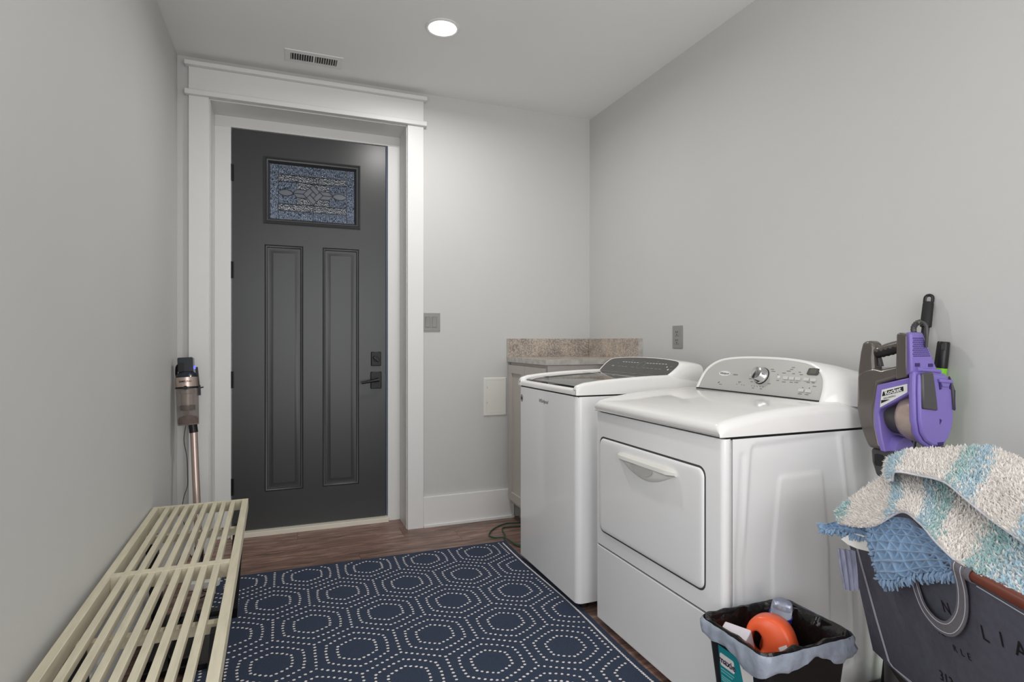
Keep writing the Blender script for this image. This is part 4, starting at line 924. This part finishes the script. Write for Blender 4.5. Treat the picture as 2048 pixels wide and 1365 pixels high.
for k, (ex, z, amp) in enumerate(((.0035, RIMZ + .002, .003), (.008, RIMZ - .008, .006), (.007, RIMZ - .020, .008), (.010, RIMZ - .032, .009), (.007, RIMZ - .044, .008))):
    ring = []
    for i, p in enumerate(fine(.156 + ex, .121 + ex, z)):
        q_ = wob(p, amp, 42, 5.0); dirn = Vector((p.x - TC.x, p.y - TC.y, 0)).normalized()
        out_ = (q_ - Vector(p)).dot(dirn)
        if out_ < -.002: q_ -= dirn * (out_ + .002)
        q_.z = z + (q_.z - z) * .5 + (.012 * math.sin(i * .17 + 1) + .007 * math.sin(i * .41)) * (k / 4.0); ring.append(q_)
    rings.append(ring)
m.loft(rings, False, False); m.build('cuff', BAGOUT, bag, smooth=75)
# detergent bottle: squat orange jug with an open handle
jug = thing('detergent_bottle', (1.245, 1.19, .20), 'orange detergent bottle with hollow handle and clear cap in the trash can', 'bottle')
JC = Vector((1.250, 1.222, .402)); jr = Vector((.571, -.821, 0)); jf = Vector((-.821, -.571, 0)); ju = Vector((0, 0, 1))
tilt = math.radians(13)
ju2 = (ju * math.cos(tilt) - jf * math.sin(tilt)).normalized(); jf2 = jr.cross(ju2).normalized() * -1
if jf2.dot(jf) < 0: jf2 = -jf2
def JP(a, h, w): return JC + jr * a * 1.22 + ju2 * h * 1.22 + jf2 * w * 1.2
prof_o = [(-.052, -.095), (-.056, -.06), (-.055, -.035), (-.048, -.006), (-.030, .012), (-.004, .018), (.022, .012), (.040, -.006), (.052, -.035), (.058, -.06), (.058, -.095)]
ho = [(p.x, p.y) for p in catmull([(a, c_, 0) for a, c_ in prof_o], 4)]
hole = [(-.024 + .0135 * math.cos(t) + .005 * math.sin(t), -.046 + .026 * math.sin(t)) for t in np.linspace(0, 2 * math.pi, 24, endpoint=False)]
hc = (-.030, -.044)
def ray_out(th):
    dx_, dy_ = math.cos(th), math.sin(th); best = .2
    for (x0_, y0_), (x1_, y1_) in zip(ho, ho[1:] + ho[:1]):
        ex_, ey_ = x1_ - x0_, y1_ - y0_; den = dx_ * ey_ - dy_ * ex_
        if abs(den) < 1e-9: continue
        t_ = ((x0_ - hc[0]) * ey_ - (y0_ - hc[1]) * ex_) / den; u_ = ((x0_ - hc[0]) * dy_ - (y0_ - hc[1]) * dx_) / den
        if t_ > 0 and -1e-6 <= u_ <= 1 + 1e-6: best = min(best, t_)
    return best
m = MB(); NT, NS = 64, 20; vs_ = []
for a_ in range(NT):
    th = 2 * math.pi * a_ / NT; ro = ray_out(th); ri = 1 / math.sqrt((math.cos(th) / .0125) ** 2 + (math.sin(th) / .022) ** 2)
    for b_ in range(NS):
        ps = 2 * math.pi * b_ / NS; cs_, sn_ = math.cos(ps), math.sin(ps)
        sg_ = lambda v, e: math.copysign(abs(v) ** e, v)
        rr_ = (ro + ri) / 2 + (ro - ri) / 2 * sg_(cs_, .5); hw_ = .024 + .012 * min(1, (ro - ri) / .05)
        vs_.append(JP(hc[0] + rr_ * math.cos(th), hc[1] + rr_ * math.sin(th), hw_ * sg_(sn_, .5)))
m.add(vs_, [(a_ * NS + b_, ((a_ + 1) % NT) * NS + b_, ((a_ + 1) % NT) * NS + (b_ + 1) % NS, a_ * NS + (b_ + 1) % NS) for a_ in range(NT) for b_ in range(NS)])
m.build('jug_body', ORANGE, jug, smooth=80)
q = MB(); q.prism([(.012, -.050), (.034, -.032), (.056, -.085), (.056, -.092), (-.006, -.092), (-.008, -.08)], JP, .0362, .0368); lbj = q.build('jug_label', mat('orange_label', (226, 106, 40), .4, var=.15, vscale=40), jug, smooth=0)
q = MB(); q.prism([(.018, -.040), (.034, -.030), (.055, -.083), (.044, -.088)], JP, .0368, .0374); q.prism(rrect(-.006, .004, -.090, -.072, .004, 3), JP, .0368, .0374); q.build('jug_label_text_panel', PRINTW, lbj, smooth=0)
KC = Vector((1.318, 1.262, .392)); ka = (ju * .96 + jr * .16 + jf * .1).normalized(); kx = jr - ka * jr.dot(ka); kx.normalize(); ky = ka.cross(kx)
def kring(h, r, n=28): return [KC + ka * h + (kx * math.cos(2 * math.pi * k / n) + ky * math.sin(2 * math.pi * k / n)) * r for k in range(n)]
m = MB(); m.loft([kring(-.012, .026), kring(-.009, .031), kring(.006, .031)]); m.build('cap_collar', BLUEP, jug, smooth=40)
m = MB(); m.loft([kring(-.11, .040), kring(-.05, .036), kring(-.012, .025)]); m.build('jug_neck', ORANGE, jug, smooth=50)
m = MB(); m.loft([kring(.007, .0285), kring(.034, .0275), kring(.043, .025), kring(.046, .02)]); m.build('measuring_cap', CLEARP, jug, smooth=50)
cb = thing('carton', (1.185, 1.30, .25), 'small white and lilac carton beside the orange bottle', 'carton')
M_ = Matrix.Rotation(math.radians(24), 3, 'Z') @ Matrix.Rotation(math.radians(-24), 3, 'Y')
KB = Vector((1.160, 1.262, .348))
def KP(a, c_, w): return KB + M_ @ Vector((a, c_, w))
q = MB(); q.prism(rrect(-.026, .026, -.037, .037, .003, 2), KP, -.075, .034); q.build('carton_body', CARTON, cb, bevel=.002)
q = MB(); q.prism([(-.037, -.07), (.037, -.07), (.037, .012), (-.037, .012)], lambda u, v, w: KP(-.026 - w, u, v), .0, .0008); lc = q.build('carton_band', mat('lilac_band', (168, 160, 184), .5), cb, smooth=0)
text_mesh('5', .030, lambda u, v, w: KP(-.0268 - w, -.018 - u, -.006 + v), shear=.1).build('carton_lettering', PRINTW, lc, smooth=0)

# ------------------------------------------------------------------ laundry hamper
HA = Vector((1.443, 1.125, .72)); E1 = Vector((-.4202, -.9074, 0)); E2 = Vector((.9074, -.4202, 0))
HB = .30
ham = thing('laundry_hamper', HA + E1 * .25 + E2 * .19 - Vector((0, 0, .72)), 'charcoal canvas laundry hamper with red-brown rods, heaped with bath mats', 'laundry hamper')
def HP(s_, z, e=0.0): return HA + E1 * s_ + E2 * (.087 * (.72 - z) / .42 + e) + Vector((0, 0, z - .72))
S0, S1, HW = -.085, .60, .37
def hring(z, i=0.0, sag=0.0):
    tp = .087 * (.72 - z) / .42; out = []
    for k in range(17): out.append(HA + E1 * (S0 + i + .02 * (.72 - z) + (S1 - S0 - 2 * i) * k / 16) + E2 * (tp + i) + Vector((0, 0, z - .72 - sag * math.sin(math.pi * k / 16))))
    for k in range(9): out.append(HA + E1 * (S1 - i) + E2 * (tp + i + (HW - 2 * tp - 2 * i) * (k + .5) / 9) + Vector((0, 0, z - .72)))
    for k in range(17): out.append(HA + E1 * (S1 - i - (S1 - S0 - 2 * i) * k / 16 + (.02 * (.72 - z) if k == 16 else 0)) + E2 * (HW - tp - i) + Vector((0, 0, z - .72)))
    for k in range(9): out.append(HA + E1 * (S0 + i + .02 * (.72 - z)) + E2 * (HW - tp - i - (HW - 2 * tp - 2 * i) * (k + .5) / 9) + Vector((0, 0, z - .72)))
    return out
m = MB(); m.loft([hring(HB), hring(.38), hring(.5), hring(.6), hring(.705), hring(.712, 0, .004), hring(.712, .006, .004), hring(.6, .006), hring(.33, .006)], True, True); m.build('canvas_bag', CANVAS, ham, smooth=40)
hf = lambda s_, t_, w: HP(s_, .72 + t_, -.0012 - w)            # front face: s along, t down from rim
m = MB()
for off in (0, .006):
    pts = [hf(-.05 + off, -.03, 0), hf(-.035 + off, -.16, 0), hf(-.015 + off, -.30, 0), hf(.004 + off, -.405, 0), hf(.02 + off, -.412, 0), hf(.12, -.402 - off, 0), hf(.30, -.402 - off, 0), hf(.56, -.402 - off, 0)]
    m.tube(pts, .0011, 5)
m.build('seam_stitching', STITCH, ham)
# rods and loops
m = MB(); m.tube([HP(.395, .716, .003), HP(.59, .716, .003)], .0125, 14); m.build('rod', REDWOOD, ham, smooth=50)
m = MB(); m.tube([HA + E1 * .12 + E2 * (HW - .012), HA + E1 * .59 + E2 * (HW - .012)], .0125, 14); m.build('rod', REDWOOD, ham, smooth=50)
m = MB(); m.tube([HP(.44, .698, -.0015), HP(.6, .694, -.0015)], .0012, 5); m.build('rim_stitching', STITCH, ham)
# strap: hanging handle ribbon with a loop over the rod
def ribbon(path, width, th, name, m_, parent):
    q = MB(); rings = []
    for i, (s_, t_, w, sx, st_) in enumerate(path):
        d_ = math.hypot(sx, st_); sx, st_ = sx / d_, st_ / d_
        rings.append([hf(s_ - sx * width / 2, t_ - st_ * width / 2, w), hf(s_ + sx * width / 2, t_ + st_ * width / 2, w), hf(s_ + sx * width / 2, t_ + st_ * width / 2, w + th), hf(s_ - sx * width / 2, t_ - st_ * width / 2, w + th)])
    q.loft(rings); return q.build(name, m_, parent, smooth=30)
ctr = catmull([(.225, -.075, .003), (.235, -.12, .006), (.262, -.150, .012), (.305, -.163, .014), (.348, -.150, .012), (.382, -.105, .006), (.400, -.05, .005), (.408, -.004, .010), (.410, .010, .006)], 5)
path = []
for i, p in enumerate(ctr):
    a = ctr[max(i - 1, 0)]; c_ = ctr[min(i + 1, len(ctr) - 1)]; tx, ty = c_.x - a.x, c_.y - a.y
    path.append((p.x, p.y, p.z, -ty, tx))
st = ribbon(path, .030, .0022, 'handle_strap', CANVASL, ham)
m = MB()
for sgn in (-.009, .009):
    pp = []
    for s_, t_, w, sx, sy in path:
        d_ = math.hypot(sx, sy); pp.append(hf(s_ + sx / d_ * sgn, t_ + sy / d_ * sgn, w + .0024))
    m.tube(pp, .0009, 5)
m.build('strap_stitching', STITCH, st)
m = MB(); rings = []
for k in range(13):
    an = math.radians(-60 + 300 * k / 12); c0 = HP(.392, .716, .003); 
    rings.append([c0 + E1 * s_ + (E2 * math.sin(an) * -1 + Vector((0, 0, 1)) * math.cos(an)) * r for s_, r in ((0, .0135), (.045, .0135), (.045, .0165), (0, .0165))])
m.loft(rings); m.build('rod_loop', CANVASL, ham, smooth=40)
def htext(s, size, s0, t0, rot=0.0, name='printed_letter', m_=PRINTB, shear=0.0):
    cr, sr = math.cos(rot), math.sin(rot)
    return text_mesh(s, size, lambda u, v, w: hf(s0 + u * cr - v * sr, t0 + u * sr + v * cr, w * .5), shear=shear).build(name, m_, ham, smooth=0)
htext('N', .036, .322, -.119, .15); htext('L', .042, .432, -.120); htext('I', .042, .478, -.108); htext('A', .046, .524, -.104)
htext('HE', .018, .285, -.190, .1); htext('R', .020, .322, -.206, .1); htext('L', .020, .345, -.203, .1); htext('E', .020, .366, -.200, .1); htext('313', .034, .262, -.306, .12, shear=.2)
# frame legs
for s_, sg in ((-.03, 1), (.52, 1)):
    for e_ in (.012, HW - .012):
        bx = HA + E1 * s_ + E2 * (HW - .06 if e_ < .1 else .06); bx.z = .003
        tp_ = HA + E1 * (s_ - (.0 if e_ < .1 else .0)) + E2 * e_; tp_.z = HB - .005
        q0_ = HA + E1 * s_ + E2 * (.105 if e_ < .1 else HW - .105); q0_.z = HB
        m = MB(); m.bar(q0_, bx, .022, .012, up=tuple(E1)); m.build('leg', BLACKWOOD, ham, smooth=0)
m = MB(); m.box(0, 0.001, 0, .001, 0, .001) if False else None

# ------------------------------------------------------------------ bath mats and cloths on the hamper
MAT_A = [
    [(1.354,1.112,0.725), (1.413,1.089,0.775), (1.481,1.063,0.819), (1.510,1.030,0.845), (1.545,0.984,0.862), (1.585,0.914,0.873), (1.552,0.766,0.866)],
    [(1.353,1.102,0.716), (1.385,1.047,0.760), (1.431,1.007,0.804), (1.453,0.966,0.817), (1.463,0.909,0.818), (1.468,0.831,0.808), (1.436,0.704,0.804)],
    [(1.351,1.098,0.708), (1.356,1.015,0.740), (1.383,0.961,0.795), (1.388,0.911,0.795), (1.373,0.853,0.779), (1.362,0.776,0.760), (1.322,0.652,0.758)],
    [(1.346,1.094,0.704), (1.346,1.008,0.722), (1.344,0.934,0.779), (1.316,0.870,0.775), (1.284,0.807,0.749), (1.260,0.736,0.726), (1.217,0.608,0.723)]]
MAT_B = [
    [(1.482,1.062,0.832), (1.470,1.045,0.866), (1.500,1.023,0.890), (1.556,0.990,0.896), (1.606,0.938,0.907), (1.636,0.905,0.908), (1.614,0.828,0.894), (1.583,0.754,0.883)],
    [(1.446,1.033,0.832), (1.424,1.010,0.864), (1.447,0.968,0.883), (1.484,0.922,0.885), (1.507,0.870,0.888), (1.504,0.817,0.882), (1.460,0.738,0.860), (1.414,0.670,0.841)],
    [(1.412,1.004,0.829), (1.391,0.980,0.860), (1.403,0.927,0.861), (1.403,0.873,0.858), (1.382,0.817,0.837), (1.364,0.754,0.808), (1.318,0.676,0.793), (1.274,0.607,0.779)]]
TOWEL = [
    [(1.363,1.012,0.739), (1.361,0.970,0.751), (1.355,0.919,0.762), (1.337,0.861,0.732), (1.335,0.819,0.717)],
    [(1.360,1.013,0.707), (1.356,0.961,0.717), (1.346,0.901,0.734), (1.326,0.844,0.730), (1.313,0.795,0.725)],
    [(1.348,0.997,0.655), (1.333,0.938,0.677), (1.331,0.885,0.695), (1.310,0.818,0.716), (1.303,0.778,0.723)],
    [(1.353,0.984,0.600), (1.333,0.938,0.618), (1.326,0.876,0.656), (1.305,0.820,0.684), (1.295,0.781,0.699)]]
TOWEL_CORNER = [
    [(1.365,1.151,0.678), (1.407,1.113,0.696), (1.409,1.037,0.715)],
    [(1.353,1.145,0.666), (1.370,1.095,0.673), (1.374,1.024,0.672)]]
PAPER_G = [
    [(1.348,1.093,0.662), (1.370,1.074,0.680), (1.368,1.021,0.685)],
    [(1.357,1.079,0.651), (1.366,1.059,0.646), (1.358,1.009,0.654)]]
CLOTH_G = [
    [(1.357,1.111,0.630), (1.379,1.103,0.627), (1.394,1.086,0.628)],
    [(1.364,1.108,0.575), (1.386,1.100,0.575), (1.399,1.084,0.579)],
    [(1.374,1.105,0.524), (1.391,1.098,0.519), (1.402,1.083,0.526)]]
camdir = np.array([0, 0, 1.178])
def facing(g, n):
    c_ = g.reshape(-1, 3).mean(0); nn = n.reshape(-1, 3).mean(0)
    return n if nn @ (np.array([.9, .5, 1.6]) - c_) > 0 else -n
WHITE_C = np.array(lin((236, 230, 224))); TEAL_C = np.array(lin((168, 200, 201))); BLUE_C = np.array(lin((178, 204, 216)))
def shag(parent, g, n, bands, count, t_, edge_rows=True):
    """tufts of the pile, coloured by the woven stripes of the mat"""
    V, U = g.shape[:2]; m = MB(); cols = []
    vs_ = []; fs_ = []
    for _ in range(count):
        fu, fv = rng.random(), rng.random(); i = fu * (U - 1); j = fv * (V - 1)
        i0, j0 = min(int(i), U - 2), min(int(j), V - 2); a, c_ = i - i0, j - j0
        def bl(A): return (A[j0, i0] * (1 - a) + A[j0, i0 + 1] * a) * (1 - c_) + (A[j0 + 1, i0] * (1 - a) + A[j0 + 1, i0 + 1] * a) * c_
        p = bl(g); nn = bl(n); p = p + nn * t_
        mixw = rng.random() < .22
        col = WHITE_C * .98 if mixw else bands(fu + rng.normal(0, .012), fv + rng.normal(0, .02)) * rng.uniform(.86, 1.1)
        tv = np.cross(nn, rng.normal(size=3)); tv /= np.linalg.norm(tv) + 1e-9; bv = np.cross(nn, tv)
        r = rng.uniform(.0019, .0030); h = rng.uniform(.006, .010); lean = rng.normal(0, .0035, 3)
        k = len(vs_); tip = p + nn * h + lean; midp = p + nn * h * .55 + lean * .4
        for q in range(4):
            an = q * math.pi / 2; vs_.append(p + (tv * math.cos(an) + bv * math.sin(an)) * r * .8)
        for q in range(4):
            an = q * math.pi / 2 + .4; vs_.append(midp + (tv * math.cos(an) + bv * math.sin(an)) * r)
        vs_.append(tip)
        for q in range(4):
            w = (q + 1) % 4; fs_.append((k + q, k + w, k + 4 + w, k + 4 + q)); fs_.append((k + 4 + q, k + 4 + w, k + 8))
        cols += [col] * 9
    m.v = [tuple(x) for x in vs_]; m.f = fs_; m.m = [0] * len(fs_)
    o = m.build('pile', PILE, parent, smooth=80, fix=False); o['kind'] = 'stuff'
    ca = o.data.color_attributes.new('Col', 'FLOAT_COLOR', 'POINT')
    ca.data.foreach_set('color', np.concatenate([np.clip(np.array(cols), 0, 1), np.ones((len(cols), 1))], 1).ravel().astype(np.float32))
    return o
def bandsA(u, v):
    w = u + .10 * (v - .5)
    for a, c_, col in ((-1, .06, TEAL_C), (.06, .30, WHITE_C), (.30, .37, BLUE_C), (.37, .53, WHITE_C), (.53, .60, BLUE_C), (.60, .69, TEAL_C), (.69, .86, WHITE_C), (.86, .93, TEAL_C)):
        if a <= w < c_: return col
    return BLUE_C * 1.05
def bandsB(u, v):
    w = u + .13 * (v - .2)
    for a, c_, col in ((-1, .13, WHITE_C), (.13, .26, BLUE_C), (.26, .53, WHITE_C), (.53, .60, TEAL_C), (.60, .70, BLUE_C), (.70, .92, WHITE_C)):
        if a <= w < c_: return col
    return BLUE_C
def bath_mat(ctrl, label, bands, count, thick):
    g = sheet(ctrl, 8, 8); n = facing(g, normals(g)); t = thing('bath_mat', tuple(g.reshape(-1, 3).mean(0) * [1, 1, 0] + [0, 0, g[..., 2].min()]), label, 'bath mat', 'striped bath mats on the hamper')
    m = MB(); slab(m, g, n, -thick, 0); m.build('backing', MATBACK, t, smooth=60)
    edge = [g[-1, i] - n[-1, i] * thick * .4 for i in range(g.shape[1])]
    m = MB(); m.tube(edge, .0032, 7); m.build('binding', mat('binding', (214, 214, 220), .8), t, smooth=60)
    shag(t, g, n, bands, count, -.001)
    return t
bath_mat(MAT_A, 'white and teal shag bath mat draped over the hamper rim, underneath the other', bandsA, 26000, .006)
bath_mat(MAT_B, 'white and pale blue shag bath mat folded on top of the heap', bandsB, 24000, .006)
# blue waffle mat
tw = thing('waffle_mat', (1.34, .93, .60), 'blue waffle-knit mat with fringe hanging over the hamper front', 'bath mat')
def waffle(ctrl, nu, nv, cu, cv, amp, name):
    g = sheet(ctrl, nu, nv); n = facing(g, normals(g)); V, U = g.shape[:2]
    uu, vv_ = np.meshgrid(np.linspace(0, cu, U), np.linspace(0, cv, V))
    wv = .10 * np.sin(vv_ * 2.1)
    cs = lambda q: np.abs(np.cos(math.pi * q)) ** 7
    ridge = np.maximum(np.maximum(cs(uu + vv_ * .5 + wv), cs(uu - vv_ * .5 + wv)) * .9, cs(vv_ + .06 * np.sin(uu * 1.3)))
    g2 = g + n * (amp * ridge)[..., None]
    m = MB(); a = g2; b_ = g - n * .006; k = V * U
    vs_ = list(map(tuple, a.reshape(-1, 3))) + list(map(tuple, b_.reshape(-1, 3))); fs_ = []
    for j in range(V - 1):
        for i in range(U - 1):
            q = (j * U + i, j * U + i + 1, (j + 1) * U + i + 1, (j + 1) * U + i); fs_.append(q); fs_.append(tuple(x + k for x in q[::-1]))
    lo = list(range(U)) + [j * U + U - 1 for j in range(1, V)] + [(V - 1) * U + i for i in range(U - 2, -1, -1)] + [j * U for j in range(V - 2, 0, -1)]
    fs_ += [(c_, d_, d_ + k, c_ + k) for c_, d_ in zip(lo, lo[1:] + lo[:1])]
    m.add(vs_, fs_); m.build(name, WAFFLE, tw, smooth=70); return g, n
g, n = waffle(TOWEL, 36, 40, 8.0, 8.0, .011, 'waffle_flap')
fr_ = MB()
def fringe(p, d_, nn):
    for _ in range(2):
        L_ = rng.uniform(.013, .021); jit = rng.normal(0, .0022, 3); p0 = p + nn * rng.uniform(-.003, .005) + jit
        fr_.tube([p0, p0 + d_ * L_ * .5 + nn * .004, p0 + d_ * L_ + jit], [.0026, .003, .0016], 5)
V, U = g.shape[:2]
for i in range(0, U, 2): 
    d_ = g[-1, i] - g[-3, i]; fringe(g[-1, i], d_ / np.linalg.norm(d_), n[-1, i])
for j in range(0, V, 2):
    d_ = g[j, 0] - g[j, 2]; fringe(g[j, 0], d_ / np.linalg.norm(d_) * .7, n[j, 0])
g, n = waffle(TOWEL_CORNER, 34, 34, 8.0, 3.0, .008, 'folded_corner')
for i in range(0, g.shape[1]):
    d_ = g[-1, i] - g[-3, i]; fringe(g[-1, i], d_ / np.linalg.norm(d_) * .5, n[-1, i])
for j in range(0, g.shape[0]):
    d_ = g[j, 0] - g[j, 2]; fringe(g[j, 0], d_ / np.linalg.norm(d_) * .6, n[j, 0])
fo = fr_.build('fringe', WAFFLE, tw, smooth=70); fo['kind'] = 'stuff'
g = sheet(PAPER_G, 8, 6); n = facing(g, normals(g)); m = MB(); slab(m, g, n, -.0006, .0006)
tag(m.build('white_tag', PAPER, smooth=60), 'white care tag sticking out below the blue mat', 'tag')
g = sheet(CLOTH_G, 10, 10); n = facing(g, normals(g)); 
for i in range(g.shape[1]): g[:, i] += n[:, i] * .003 * math.sin(i * 1.1)
m = MB(); slab(m, g, n, -.002, .002)
tag(m.build('hanging_cloth', LAVCLOTH, smooth=60), 'lavender blue cloth hanging over the hamper side by the dryer', 'cloth')
